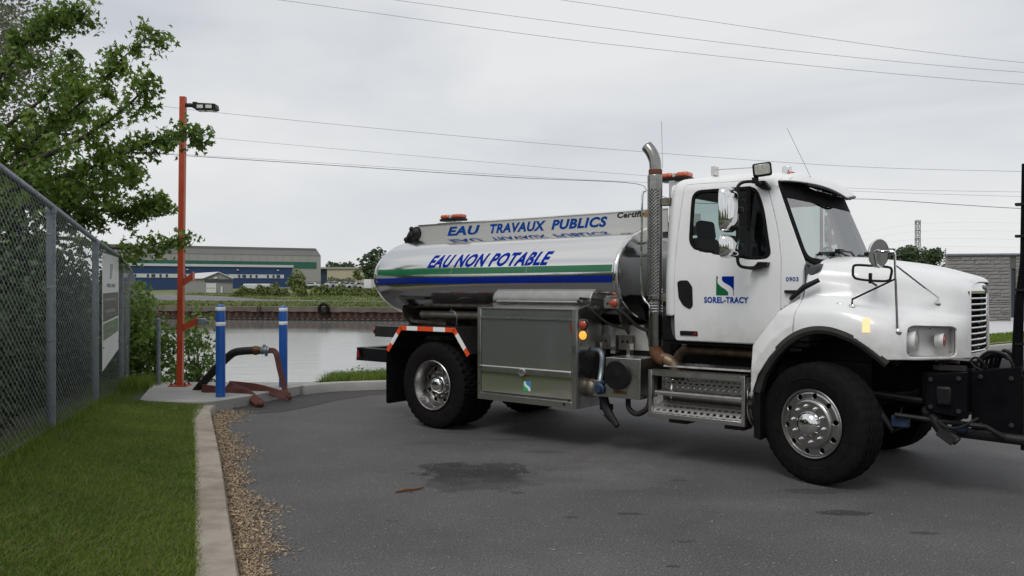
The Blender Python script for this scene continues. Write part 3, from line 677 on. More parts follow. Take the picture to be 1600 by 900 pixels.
MB().tube(smooth_path([(-.985, 6.93, .012), (-.90, 7.0, .016), (-.84, 7.02, .014), (-.76, 7.08, .016)], 10), [.007, .010, .012, .012, .011, .012, .011, .010, .009, .006], 8).tube([(-.90, 6.98, .01), (-.84, 6.93, .008)], .004, 5).build('fallen_stick', M['stick'], None, label='short brown stick lying on the asphalt', cat='stick')

# ================================================================== STREET FURNITURE
def bollard(x, y, h, label):
    e = empty('bollard', (x, y, .15), 0, label, 'bollard', 'blue bollards on the pad')
    MB().lathe([(0, .068), (h - .07, .068), (h - .035, .062), (h - .012, .045), (h, .001)], axis='z', seg=40).build('sleeve', M['bluepost'], e)
    for z in (h - .065, h - .285): MB().lathe([(z - .032, .0685), (z - .030, .0697), (z + .022, .0697), (z + .024, .0685)], axis='z', seg=40).build('reflective_band', M['reflwhite'], e)
    MB().sphere((.03, -.063, .04), .008, 8, 5).build('bolt', M['galv'], e)
bollard(-4.28, 12.03, 1.36, 'blue bollard with two white bands, nearer one beside the black hose')
bollard(-3.717, 13.31, 1.32, 'blue bollard with two white bands, farther one at the river edge')
MB().lathe([(0, .032), (1.06, .032), (1.062, .036), (1.09, .034), (1.10, .001)], o=(-5.90, 13.67, .15), axis='z', seg=20).build('steel_post', M['galv'], None, label='short grey galvanised post left of the orange pole', cat='post')
# orange lamp pole
pole = empty('lamp_pole', (-5.43, 13.40, .15), 0, 'tall orange square pole with black flood lamp and side brackets', 'lamp pole')
lean = .052
MB().prism([(-.046, -.046), (.046, -.046), (.046, .046), (-.046, .046)], 'z', 0, 4.73).build('pole', M['orange'], pole, bevel=.006).rotation_euler = (0, R(.62), 0)
MB().box((.0, 0, .010), (.30, .24, .02)).build('base_plate', M['orange'], pole, bevel=.003)
for dx in (-.11, .11):
    for dy in (-.08, .08): MB().cyl((dx, dy, .02), (dx, dy, .075), .012, 8).cyl((dx, dy, .02), (dx, dy, .042), .022, 6).build('anchor_bolt', M['rust'], pole)
for z, L_ in ((1.74, .14), (1.0, .20)):
    br = MB().prism([(.05, z - .11), (.05 + L_ + .02, z - .0), (.05 + L_ + .02, z + .11), (.05, z + .0)], 'y', -.03, .03)
    br.box((.05 + L_ + .028, 0, z + .05), (.012, .10, .15)).build('side_bracket', M['orange'], pole, bevel=.003)
MB().box((.36, 0, 1.055), (.13, .09, .10)).cyl((.42, 0, 1.05), (.47, 0, 1.05), .018, 10).build('socket_box', M['galv'], pole, bevel=.012)
lp = MB().box((.135, 0, 4.59), (.12, .05, .06)).cyl((.06, 0, 4.59), (.24, 0, 4.59), .028, 12).box((.25, 0, 4.59), (.07, .08, .10)).build('lamp_arm', M['plastic'], pole, bevel=.004)
hd = MB().prism([(.27, 4.53), (.30, 4.615), (.60, 4.60), (.615, 4.52), (.58, 4.50), (.28, 4.50)], 'y', -.09, .09).build('lamp_head', M['plastic'], pole, bevel=.006)
for x in (.36, .50): MB().box((x, -.093, 4.552), (.10, .006, .055)).box((x, 0, 4.4965), (.11, .13, .006)).build('lamp_lens', M['lampglass'], pole)
# suction hose, coupling and layflat hose
MB().tube(smooth_path([(-4.98, 12.90, .12), (-4.86, 12.86, .25), (-4.62, 12.82, .50), (-4.45, 12.8, .66), (-4.34, 12.8, .74), (-4.20, 12.8, .765), (-4.02, 12.8, .775)], 40), .062, 20).build('suction_hose', M['blackhose'], None, label='thick black hose bent up behind the near bollard', cat='hose')
cp = empty('hose_coupling', (-4.04, 12.8, .775), 0, 'brown and silver hose coupling joining two hoses', 'coupling')
MB().lathe([(0, .05), (.01, .072), (.03, .075), (.10, .060), (.13, .050), (.13, .001)], axis='x', seg=24).build('brown_sleeve', M['brass'], cp)
MB().lathe([(.125, .05), (.13, .066), (.15, .066), (.155, .055), (.18, .055), (.185, .068), (.215, .068), (.22, .05), (.25, .048), (.25, .001)], axis='x', seg=24).box((.17, 0, .07), (.04, .03, .04)).box((.2, 0, -.075), (.04, .03, .03)).build('silver_camlock', M['galv'], cp)
def ribbon(name, pts, w, tw, label, th=.012, n=50, grp=None):
    """flat hose: a strip of width w whose cross direction turns from tw[i] to tw[i+1]"""
    P = np.array(smooth_path(pts, n)); Wd = np.array(smooth_path(tw, n)); V = []; F = []
    for i in range(n):
        d = P[min(i + 1, n - 1)] - P[max(i - 1, 0)]; d /= np.linalg.norm(d); a = Wd[i] - d * (Wd[i] @ d); a /= np.linalg.norm(a); b = np.cross(d, a)
        for s, t in ((-1, 0), (-.92, 1), (.92, 1), (1, 0), (.92, -1), (-.92, -1)): V.append(P[i] + a * w / 2 * s + b * th / 2 * t)
    for i in range(n - 1):
        for k in range(6): F.append((i * 6 + k, i * 6 + (k + 1) % 6, i * 6 + 6 + (k + 1) % 6, i * 6 + 6 + k))
    F += [tuple(range(6)), tuple(range(n * 6 - 6, n * 6))]
    return MB().add(V, F)
hs_ = ribbon('', [(-3.80, 12.8, .775), (-3.72, 12.8, .765), (-3.67, 12.78, .70), (-3.62, 12.76, .50), (-3.56, 12.73, .30), (-3.52, 12.7, .17), (-3.47, 12.65, .09)], .088, [(.0, .3, 1), (.1, .3, 1), (1, .3, .3), (1, .25, .1), (1, .2, .1), (1, .1, .2), (1, .1, .4)], '')
h2 = ribbon('', [(-3.42, 12.60, .07), (-3.60, 12.62, .12), (-3.95, 12.75, .19), (-4.25, 12.85, .215), (-4.46, 12.9, .225)], .13, [(.1, .3, 1), (0, .5, 1), (0, .5, 1), (0, .4, 1), (0, .3, 1)], '')
h3 = ribbon('', [(-4.47, 12.9, .235), (-4.30, 12.72, .20), (-4.05, 12.45, .17), (-3.85, 12.2, .11), (-3.68, 11.98, .06)], .13, [(.6, .5, 1), (.7, .6, .8), (.8, .6, .7), (.8, .6, .7), (.8, .6, .6)], '')
h4 = ribbon('', [(-3.68, 11.98, .05), (-3.85, 12.2, .055), (-4.02, 12.4, .155), (-4.3, 12.5, .17), (-4.75, 12.55, .215)], .12, [(.6, .5, .5), (.4, .5, .8), (.2, .5, .8), (0, .4, 1), (0, .2, 1)], '')
hz_ = MB()
for q in (hs_, h2, h3, h4): hz_.add(q.v[0], q.f)
hz_.sphere((-3.68, 11.98, .05), .055, 10, 6, (1, .8, .9)).sphere((-3.44, 12.62, .065), .05, 10, 6, (1, .7, .9))
hz_.build('layflat_hose', M['redhose'], None, label='dark red flat hose hanging from the coupling and folded over the kerb', cat='hose')

# ---- chain link fence
fence = empty('chain_link_fence', (0, 0, 0), 0, 'grey chain link fence running along the lawn down to the river', 'fence')
FH = 2.1
for i, (x, y, z) in enumerate(fence_line[1:], 1):
    MB().tube([(x, y, z - .15), (x, y, z + FH)], .040 if i > 1 else .043, 20).lathe([(FH - .05, .046), (FH + .0, .048), (FH + .02, .040), (FH + .045, .02)], o=(x, y, z), axis='z', seg=20).build('fence_post', M['galv'], fence)
    for q in (.35, .85, 1.35, 1.85): MB().tube([(x + .046 * math.cos(a), y + .046 * math.sin(a), z + q + .01 * math.cos(a)) for a in np.linspace(0, 2 * PI, 16, endpoint=False)], .0035, 5, closed=True).build('tie_wire', M['wire'], fence)
rail = smooth_path([(x, y, z + FH + .02) for x, y, z in fence_line], 90)
MB().tube(rail, .030, 16).build('top_rail', M['galv'], fence)
MB().tube([(x, y, z + .04) for x, y, z in smooth_path(fence_line, 60)], .0035, 5).build('tension_wire', M['wire'], fence)
for k in range(26):
    i = 8 + k * 3
    if i < 88:
        p = rail[i]; MB().tube([(p[0] + .0, p[1] + .034 * math.cos(a), p[2] + .034 * math.sin(a)) for a in np.linspace(0, 2 * PI, 12, endpoint=False)], .003, 4, closed=True).build('rail_tie', M['wire'], fence)
def chain_mesh():
    base = np.array(smooth_path(fence_line, 800)); seg = np.linalg.norm(np.diff(base[:, :2], axis=0), axis=1); s = np.concatenate([[0], np.cumsum(seg)])
    pitch = .068; ncol = int(s[-1] / pitch); nz = int(FH / pitch * 2) + 1; V = []; F = []
    for c in range(ncol + 1):
        s0 = c * pitch; zz = np.arange(nz) * pitch / 2; side = ((np.arange(nz) + c) % 2) * 2 - 1
        ss = s0 + side * pitch * .52; sx = np.interp(ss, s, base[:, 0]) ; sy = np.interp(ss, s, base[:, 1]); sz = np.interp(ss, s, base[:, 2]) + .03 + zz
        # weave: alternate bends pass in front of and behind the neighbour
        q = np.stack([sx + .040 + side * .004, sy + side * .0, sz], -1)
        r = .0021; n = len(q)
        for k, (ox, oz) in enumerate(((r, 0), (-.5 * r, .87 * r), (-.5 * r, -.87 * r))):
            pass
        base_i = len(V) * 1
        off = np.array([[r, 0, 0], [-.5 * r, .5 * r, .8 * r], [-.5 * r, -.5 * r, -.8 * r]])
        P = (q[:, None, :] + off[None]).reshape(-1, 3); V.append(P)
        b = c * nz * 3; i = np.arange(nz - 1)[:, None] * 3 + b; k = np.arange(3)[None]; k2 = (k + 1) % 3
        F.append(np.stack([i + k, i + k2, i + 3 + k2, i + 3 + k], -1).reshape(-1, 4))
    raw('wire_mesh', np.concatenate(V), np.concatenate(F), M['wire'], fence, smooth=True, kind='stuff')
chain_mesh()
# sign banner on the fence (between second and third visible posts)
sa, sb = np.array([-5.42, 10.70]), np.array([-6.00, 12.35]); sdv = (sb - sa); sl_ = np.linalg.norm(sdv); su = sdv / sl_; sn = np.array([su[1], -su[0]])
sgn = empty('fence_sign', (sa[0] + sn[0] * .06, sa[1] + sn[1] * .06, .68), math.atan2(su[1], su[0]), 'tall white sign with black and green bands wired to the fence', 'sign')
W_, H_ = sl_, 1.53
def sp(u, v, o=0.0): return (u * W_, -o, v * H_)
def panel(name, pts, o, mat, parent=sgn, th=.003):
    return MB().prism([(u * W_, v * H_) for u, v in pts], 'y', -o, -o - th).build(name, mat, parent, smooth=False)
panel('sign_board', [(0, -.02), (1, .10), (1, 1), (0, 1)], 0, M['signwhite'])
panel('black_band', [(.04, .40), (.96, .43), (.96, .66), (.04, .65)], .0035, M['signblack'])
panel('green_band', [(.05, .24), (.95, .28), (.95, .41), (.05, .385)], .0035, M['signgreen'])
panel('grey_logo', [(.42, .78), (.46, .92), (.60, .92), (.60, .89), (.52, .78)], .0035, M['signgrey'])
def sign_text(t, u0, u1, v, h, mt):
    bm = text_mesh(t, 1.0, .02); xm = max(q.co.x for q in bm.verts); ym = max(q.co.y for q in bm.verts)
    bm_object(bm, lambda x, y: (u0 * W_ + x / xm * (u1 - u0) * W_, -.0075, v * H_ + y / ym * h), 'sign_lettering', mt, sgn)
sign_text('SOREL-TRACY', .25, .78, .705, .05, M['signblack'])
for (u0, u1, v, hh) in ((.12, .88, .585, .022), (.16, .80, .475, .030), (.14, .86, .452, .006), (.22, .72, .335, .016), (.30, .66, .275, .014)):
    n_ = int((u1 - u0) / .055)
    for q in range(n_): panel('print_mark', [(u0 + q * .055, v), (u0 + q * .055 + .034, v), (u0 + q * .055 + .034, v + hh), (u0 + q * .055, v + hh)], .0068, M['signgrey'], th=.001)
for u in (.05, .95):
    for v in (.96, .18): MB().sphere((u * W_, -.006, v * H_), .012, 8, 5).build('grommet', M['galv'], sgn)

# ================================================================== STONE BUILDING (right)
sbd = empty('stone_building', (21.9, 41.3, .12), math.atan2(-1.35, 8.0), 'grey split stone building with a narrow dark window', 'building')
def bx3(name, a, b, mt, parent, bevel=0, **k): return MB().box2(a, b).build(name, mt, parent, smooth=False, bevel=bevel, **k)
MB().prism([(.06, .06), (3.0, .06), (6.4, 9), (4.0, 9)], 'z', -.3, 3.33).build('wall_core', M['mortar'], sbd, smooth=False); MB().prism([(3.22, .06), (16, .06), (19, 9), (6.4, 9)], 'z', -.3, 3.33).build('wall_core', M['mortar'], sbd, smooth=False)
bx3('window', (3.0, .12, .25), (3.22, .3, 2.62), M['darkwin'], sbd); bx3('window_frame', (2.985, .05, .22), (3.02, .14, 2.66), M['galv'], sbd); bx3('window_head', (3.0, .06, 2.66), (3.22, .5, 3.33), M['mortar'], sbd); bx3('window_sill', (3.0, .06, -.3), (3.22, .5, .22), M['plaza'], sbd)
MB().prism([(-.06, -.06), (16.1, -.06), (19, 9.1), (4.0, 9.1)], 'z', 3.33, 3.42).build('roof_flashing', M['galv'], sbd, smooth=False)
stone_me = []
for k in range(8):
    b = MB(); V = []
    rr = random.Random(k)
    nx, nz = 4, 3; V = []; F = []
    for i in range(nx + 1):
        for j in range(nz + 1):
            e_ = i in (0, nx) or j in (0, nz); V.append((i / nx, -.02 if e_ else -rr.uniform(.035, .075), j / nz))
    m0 = len(V)
    for i in range(nx):
        for j in range(nz): q = i * (nz + 1) + j; F.append((q, q + nz + 1, q + nz + 2, q + 1))
    V += [(0, .1, 0), (1, .1, 0), (1, .1, 1), (0, .1, 1)]
    a_, b_, c_, d_ = 0, nx * (nz + 1), (nx + 1) * (nz + 1) - 1, nz
    F += [tuple([i * (nz + 1) for i in range(nx + 1)] + [m0 + 1, m0]), tuple([i * (nz + 1) + nz for i in range(nx, -1, -1)] + [m0 + 3, m0 + 2]), tuple(list(range(nz, -1, -1)) + [m0, m0 + 3]), tuple([b_ + j for j in range(nz + 1)] + [m0 + 2, m0 + 1])]
    me = bpy.data.meshes.new('stone'); me.from_pydata(V, [], F); me.materials.append(M['stone']); stone_me.append(me)
nst = 0; rr = random.Random(5)
for (xa, xb, za, zb) in ((0, 2.98, .02, 3.32), (3.24, 6.2, .02, 3.32)):
    z = za
    while z < zb - .04:
        h_ = rr.choice([.15, .17, .20]); h_ = min(h_, zb - z); x = xa
        while x < xb - .02:
            L_ = rr.uniform(.35, 1.05); L_ = xb - x if xb - x - L_ < .25 else L_
            split = rr.random() < .25 and h_ > .16
            for (z0, hh) in (((z, h_ * .5), (z + h_ * .5, h_ * .5)) if split else ((z, h_),)):
                o = bpy.data.objects.new('stone', stone_me[rr.randrange(8)]); COL.objects.link(o); o.parent = sbd
                o.location = (x + .008, .06 + rr.uniform(-.012, .012), z0 + .007); o.scale = (L_ - .016, 1, hh - .014); nst += 1
            x += L_
        z += h_
MB().tube([(.3, 1.0, 3.4), (.3, 1.0, 3.75)], .02, 6).build('roof_rod', M['galv'], sbd)
# building corner return wall on the left side
# ================================================================== FAR BANK BUILDINGS
hall = empty('industrial_hall', (-60.7, 260, 3.3), math.atan2(.421, .907), 'long grey industrial hall with a green band and grey roof', 'building')
LN = -62.0
def hb(name, pts, y0, y1, mt, parent=hall): return MB().prism(pts, 'y', y0, y1).build(name, mt, parent, smooth=False)
bx3('hall_wall', (LN, 0, -1.5), (0, 45, 9.3), M['hallgrey'], hall)
hb('hall_roof', [(LN, 9.3), (LN, 11.6), (-1.8, 11.6), (0, 9.35), (0, 9.3)], 1.0, 44, M['hallroof'])
MB().add([(LN, -.1, 9.25), (0, -.1, 9.25), (-1.2, 1.6, 11.65), (LN, 1.6, 11.65)], [(0, 1, 2, 3)]).build('roof_slope', M['hallroof'], hall, smooth=False)
bx3('green_band', (LN, -.12, 5.2), (-1.4, -.01, 7.2), M['hallgreen'], hall)
bx3('hall_plinth', (-12, -.10, -1.0), (-.02, -.01, 1.2), M['shedgrey'], hall)
for k in range(24): bx3('hall_seam', (-4 - k * 2.5, -.05, 7.25), (-3.96 - k * 2.5, -.01, 9.2), M['hallroof'], hall)
blu = empty('blue_workshop', (-57.6, 215, 2.6), math.atan2(.421, .907), 'long low blue workshop with a white window band', 'building')
LB = -42.0
bx3('workshop_wall', (LB, 0, -1.5), (0, 16, 5.0), M['hallblue'], blu); bx3('roof_trim', (LB, -.25, 5.0), (.2, 16, 5.6), M['hallwhite'], blu)
bx3('window_band', (LB, -.12, 2.15), (-2.2, -.01, 3.1), M['hallwhite'], blu)
for k in range(26):
    x = -3.2 - k * 1.42
    if k % 5 != 3: bx3('window_pane', (x - (.5 if k % 3 else .9), -.16, 2.25), (x, -.121, 3.0), M['darkwin'] if k % 2 else M['hallblue'], blu)
for x in (-4, -14, -26): bx3('wall_lamp', (x, -.3, 4.1), (x + .5, -.02, 4.35), M['hallwhite'], blu)
shed = empty('gable_shed', (-63.75, 170, 1.0), 0, 'small grey shed with gable roof and a white garage door', 'shed')
e2 = np.array([-.6, .8]); WS, LS, HS = 5.7, 16.0, 3.2
C = [np.array([0, 0]), np.array([WS, .25]), np.array([WS, .25]) + e2 * LS, e2 * LS]; rf = [(C[0] + C[1]) / 2, (C[2] + C[3]) / 2]
V = [(*p, 0) for p in C] + [(*p, HS) for p in C] + [(*rf[0], HS + 1.15), (*rf[1], HS + 1.15)]
MB().add([(a, b, c - (.6 if c == 0 else 0)) for a, b, c in V], [(0, 1, 5, 8, 4), (1, 2, 6, 5), (2, 3, 7, 9, 6), (3, 0, 4, 7)]).build('shed_wall', M['shedgrey'], shed, smooth=False)
up = np.array([0, 0, .12]); 
def rp(p, z, o): return (p[0] + o[0], p[1] + o[1], z)
MB().add([rp(C[0], HS - .06, (-.3, -.35)), rp(rf[0], HS + 1.28, (0.1, -.35)), rp(rf[1], HS + 1.28, (0, 0)), rp(C[3], HS - .06, (-.3, 0)), rp(C[1], HS - .06, (.3, -.35)), rp(C[2], HS - .06, (.3, 0))], [(0, 1, 2, 3), (1, 4, 5, 2)]).build('shed_roof', M['hallwhite'], shed, smooth=False).modifiers.new('t', 'SOLIDIFY').thickness = .12
MB().box2((.3, -.06, .0), (2.4, .05, 2.1)).build('garage_door', M['hallwhite'], shed, smooth=False)
for k in range(4): MB().box2((.5 + k * .47, -.09, 1.0), (.68 + k * .47, -.05, 1.18)).build('door_window', M['darkwin'], shed, smooth=False)
MB().box2((3.3, -.0, .0), (3.7, .12, 1.4)).build('side_door', M['hallwhite'], shed, smooth=False)
MB().box2((-.02, -.14, 2.45), (5.72, -.0, 2.95)).build('dark_band', M['darkwin'], shed, smooth=False)
MB().box2((2.0, -.2, 3.1), (2.6, .05, 3.35)).build('gable_lamp', M['white'], shed, smooth=False)
wh = empty('beige_warehouse', (-74.5, 330, 4.6), R(-3), 'low beige warehouse with flat pale roof beyond the trees', 'building')
bx3('warehouse_wall', (0, 0, -3), (24, 20, 5.6), M['beige'], wh); bx3('roof_trim', (-5.5, -.5, 5.6), (24.3, 20, 6.3), M['hallgrey'], wh); bx3('blue_annex', (-5.4, 1, -2), (-.1, 15, 5.6), M['bluevalve'], wh); bx3('annex_window', (-5, .8, 3.6), (-.4, .99, 4.6), M['darkwin'], wh)
tk = MB().box2((-49.3, 150, 1.0), (-44.4, 153, 2.85)); tk.build('concrete_tank', M['plaza'], None, label='pale low concrete box on the far bank by the shrubs', cat='concrete box', bevel=.2)
# parked cars
def car(x, y, rz, mt, label, van=False):
    e = empty('parked_car', (x, y, far_z(x, y) + .12), rz, label, 'van' if van else 'car', None if van else 'cars parked on the far bank')
    if van:
        MB().prism(fillet([(-2.4, .35), (-2.4, 2.4), (1.3, 2.4), (1.9, 1.5), (2.5, 1.25), (2.5, .35)], .15), 'y', -.95, .95).build('body', mt, e)
        MB().prism([(1.32, 1.55), (1.32, 2.2), (1.72, 1.6)], 'y', -.97, .97).build('windows', M['darkwin'], e, smooth=False)
    else:
        MB().prism(fillet([(-2.1, .35), (-2.15, .9), (-1.5, 1.0), (-.9, 1.42), (.5, 1.42), (1.1, .98), (2.0, .85), (2.1, .35)], .12), 'y', -.85, .85).build('body', mt, e)
        MB().prism([(-1.25, 1.0), (-.85, 1.34), (.45, 1.34), (.92, 1.0)], 'y', -.87, .87).build('windows', M['darkwin'], e, smooth=False)
    for wx in (-1.35, 1.35):
        for wy in (-.86, .86): MB().cyl((wx, wy - .1, .33), (wx, wy + .1, .33), .33, 14).build('wheel', M['rubber'], e)
cl = [('white car at the left end of the far row, next to a bush', 'carwhite'), ('silver car second from the left in the far row', 'cargrey'), ('white car third from the left in the far row', 'carwhite'), ('silver car in the middle of the far row', 'cargrey'),
      ('white car right of the middle of the far row', 'carwhite'), ('silver car second from the right end of the far row', 'cargrey'), ('white car at the right end of the far row', 'carwhite')]
for k, (lb, mt) in enumerate(cl):
    px = 520 + k * 8.6; y = 212 - k * 3; car((px - 800) / 1280 * y, y, .15 + .12 * (k % 3), M[mt], lb)
car((487 - 800) / 1280 * 205, 205, .1, M['carwhite'], 'white car parked alone at the corner of the grey hall')
car((583 - 800) / 1280 * 185, 185, 1.2, M['carwhite'], 'white box van parked in front of the large dark tree', van=True)

# ================================================================== TREES
def leaf_shapes(kind):
    if kind == 'maple':
        p = [(0, 0), (.18, .12), (.52, .02), (.40, .30), (.62, .52), (.20, .46), (.16, .62), (0, 1.05), (-.16, .62), (-.20, .46), (-.62, .52), (-.36, .30), (-.52, .02), (-.18, .12)]
        c = (0, .36); return np.array([c] + p), [(0, i, i % 14 + 1) for i in range(1, 15)]
    if kind == 'oval': return np.array([(0, 0), (.26, .30), (.22, .70), (0, 1), (-.22, .70), (-.26, .30)]), [(0, 1, 2), (0, 2, 3), (0, 3, 4), (0, 4, 5)]
    return np.array([(-.5, 0), (.5, .1), (.45, .9), (-.4, 1)]), [(0, 1, 2), (0, 2, 3)]
def leaves(name, C, size, mat, parent=None, kind='maple', droop=.55, **k):
    """one small folded leaf at every point of C"""
    n = len(C); sh, fc = leaf_shapes(kind); s = size * RNG.uniform(.65, 1.25, n); a = RNG.uniform(0, 2 * PI, n)
    d = np.stack([np.cos(a), np.sin(a), -droop + RNG.normal(0, .45, n)], -1); d /= np.linalg.norm(d, axis=1)[:, None]
    r = RNG.normal(0, 1, (n, 3)); r[:, 2] *= .5; b = np.cross(d, r); b /= np.linalg.norm(b, axis=1)[:, None]; nn = np.cross(b, d)
    fold = .22 * np.abs(sh[:, 0]); V = C[:, None, :] + s[:, None, None] * (sh[None, :, 0, None] * b[:, None, :] + sh[None, :, 1, None] * d[:, None, :] + fold[None, :, None] * nn[:, None, :])
    m = len(sh); f = np.array(fc); F = (f[None] + (np.arange(n) * m)[:, None, None]).reshape(-1, 3)
    return raw(name, V.reshape(-1, 3), F, mat, parent, **k)
def twig_cloud(line, n_t, spread, nleaf, taper=True, tw=None, down=.15):
    """side twigs along a limb: returns leaf centres, and adds the twigs to tw"""
    P = np.array(smooth_path(line, 40)); out_ = []
    for k in range(n_t):
        t = (k + random.random()) / n_t; i = min(int(t * 39), 38); p = P[i] + (P[i + 1] - P[i]) * random.random(); d = P[min(i + 2, 39)] - P[i - 1 if i else 0]; d /= np.linalg.norm(d)
        r = np.array([random.gauss(0, 1), random.gauss(0, 1), random.gauss(0, .9)]); r -= d * (r @ d) * .7; r /= np.linalg.norm(r)
        L_ = spread * random.uniform(.45, 1.0) * (1.05 - .55 * t if taper else 1); e_ = p + (r * .8 + d * .6) * L_; e_[2] -= down * L_
        mid = (p + e_) / 2 + np.array([0, 0, .06 * L_])
        if tw is not None: tw.tube([tuple(p), tuple(mid), tuple(e_)], [.008, .005, .002], 4, caps=False)
        nl = max(3, int(nleaf * L_ / spread)); u = RNG.uniform(.25, 1.05, nl)[:, None]
        out_.append(p + (e_ - p) * u + RNG.normal(0, .055, (nl, 3)))
    return np.concatenate(out_)
def wp_(px, py, Y): return ((px - 800) / 1280 * Y, Y, 1.72 + (453 - py) * Y / 1280)
maple = empty('maple_tree', (-9.3, 10.8, .3), 0, 'large leafy maple reaching over the fence from the left', 'tree')
MO = np.array([-9.3, 10.8, .3])
def rel(pts): return [tuple(np.array(p) - MO) for p in pts]
limbs = [([(-9.3, 10.8, 1.6), wp_(-90, 330, 10.8), wp_(10, 250, 10.7), wp_(42, 229, 10.7), wp_(107, 177, 10.6), wp_(154, 135, 10.5), wp_(190, 92, 10.4), wp_(243, 51, 10.3)], 100, .62, 46),
         ([wp_(-60, 330, 10.8), wp_(47, 285, 10.3), wp_(112, 272, 10.2), wp_(154, 257, 10.1), wp_(205, 236, 10.0), wp_(261, 212, 10.0), wp_(318, 205, 10.0)], 84, .50, 42),
         ([wp_(-80, 380, 10.8), wp_(60, 318, 11.2), wp_(140, 327, 11.4), wp_(200, 330, 11.5), wp_(235, 318, 11.5), wp_(252, 312, 11.5)], 90, .50, 44),
         ([wp_(-60, 400, 11), wp_(90, 372, 12.4), wp_(180, 388, 12.6), wp_(240, 382, 12.7), wp_(296, 370, 12.8)], 60, .42, 34),
         ([wp_(-110, 300, 10.8), wp_(-20, 150, 11.4), wp_(40, 70, 11.6), wp_(80, 30, 11.6), wp_(132, 22, 11.6)], 80, .60, 50),
         ([wp_(60, 255, 10.7), wp_(100, 190, 11.2), wp_(108, 130, 11.4), wp_(112, 80, 11.5)], 46, .40, 34),
         ([wp_(-40, 240, 10.6), wp_(20, 190, 10.4), wp_(70, 150, 10.3), wp_(95, 105, 10.3)], 30, .40, 26),
         ([wp_(0, 270, 10.7), wp_(90, 235, 10.0), wp_(160, 195, 9.9), wp_(215, 150, 9.9), wp_(232, 120, 9.9)], 44, .42, 34),
         ([wp_(40, 290, 10.8), wp_(110, 300, 11), wp_(170, 290, 11), wp_(215, 262, 11)], 46, .46, 40)]
tw = MB(); tk2 = MB(); Cl = []
tk2.tube(rel([(-9.3, 10.8, -.4), (-9.32, 10.82, .8), (-9.25, 10.8, 2.0), (-9.1, 10.9, 3.6), (-9.2, 11.1, 6.5)]), [.30, .25, .22, .16, .06], 14)
for (ln, nt_, sp_, nl_) in limbs:
    q = rel(ln); P = smooth_path(q, 26); tk2.tube(P, [.032 * (1 - i / 27) ** 1.1 + .004 for i in range(26)], 8, caps=False)
    Cl.append(twig_cloud(q, int(nt_ * .90), sp_ * .95, int(nl_ * .95), tw=tw))
tk2.build('trunk', M['bark'], maple); tw.build('twigs', M['bark'], maple, kind='stuff')
CC = np.concatenate(Cl); leaves('crown', CC, .078, M['leaf'], maple, 'maple', droop=.7)
def simple_tree(loc, h, w, mat, n, lsize, label, name='tree', trunk=.18, flat=.75, group=None, cz=.62, seed=0, kind='oval', lobes=9):
    r_ = random.Random(seed); g_ = np.random.default_rng(seed + 11)
    e = empty(name, loc, 0, label, 'tree', group); t = MB()
    t.tube([(0, 0, -.3), (.02 * w, 0, h * .3), (0, .02 * w, h * .62)], [trunk, trunk * .75, trunk * .3], 9)
    cs = []; per = n // lobes
    for k in range(lobes):
        a = 2 * PI * k / lobes + r_.uniform(-.4, .4); rr_ = w * .5 * r_.uniform(.25, .62) if k else 0; zc = h * (cz + r_.uniform(-.26, .24)) if k else h * .8
        c = np.array([rr_ * math.cos(a), rr_ * math.sin(a), zc]); s = w * r_.uniform(.20, .33)
        t.tube([(0, 0, h * .35), tuple(c * .6 + np.array([0, 0, h * .14])), tuple(c)], [trunk * .4, trunk * .25, trunk * .08], 5, caps=False)
        d = g_.normal(0, 1, (per, 3)); d /= np.linalg.norm(d, axis=1)[:, None]; rad = g_.uniform(.55, 1.0, per) ** .6 * (1 + .16 * np.sin(d[:, 0] * 5 + k) * np.cos(d[:, 2] * 6 + k))
        cs.append(c + d * (s * rad)[:, None] * np.array([1, 1, flat]))
    t.build('trunk', M['bark'], e); leaves('crown', np.concatenate(cs), lsize, mat, e, kind, droop=.3)
    return e
# bush of young maples behind the fence end, down the bank
for (x, y, z, h, w, sd, lb) in ((-5.95, 15.5, -1.3, 2.9, 1.15, 8, 'light green young tree partly hidden by the orange pole'), (-7.0, 15.3, -.9, 3.0, 1.3, 3, 'light green young tree on the bank left of the orange pole'), (-6.55, 15.0, -1.0, 2.3, 1.1, 4, 'low light green shrub at the foot of the orange pole'),
                                (-7.9, 16.4, -1.2, 3.5, 1.6, 5, 'light green young tree half behind the fence end')):
    simple_tree((x, y, z), h, w, M['bushleaf'], 1500, .085, lb, 'young_tree', .05, 1.1, None, .55, sd, 'maple', 12)
gt = empty('grey_leaved_tree', (-13.2, 15.0, 0), 0, 'grey green feathery tree at the far left edge above the fence', 'tree')
g2 = MB().tube([(0, 0, -.3), (.2, 0, 3), (.9, 0, 6.5)], [.2, .16, .06], 9); cs = []
for k in range(14):
    c = np.array([random.uniform(2.6, 4.6) if k < 9 else random.uniform(1, 3.2), random.uniform(-1.2, 1.2), random.uniform(4.2, 7.2)])
    g2.tube([(.5, 0, 3.2), tuple(c * .6 + np.array([0, 0, 1.6])), tuple(c)], [.05, .03, .01], 5, caps=False)
    cs.append(c + RNG.normal(0, 1, (800, 3)) * np.array([.34, .34, .40]))
g2.build('trunk', M['bark'], gt); leaves('crown', np.concatenate(cs), .075, M['greyleaf'], gt, 'oval')
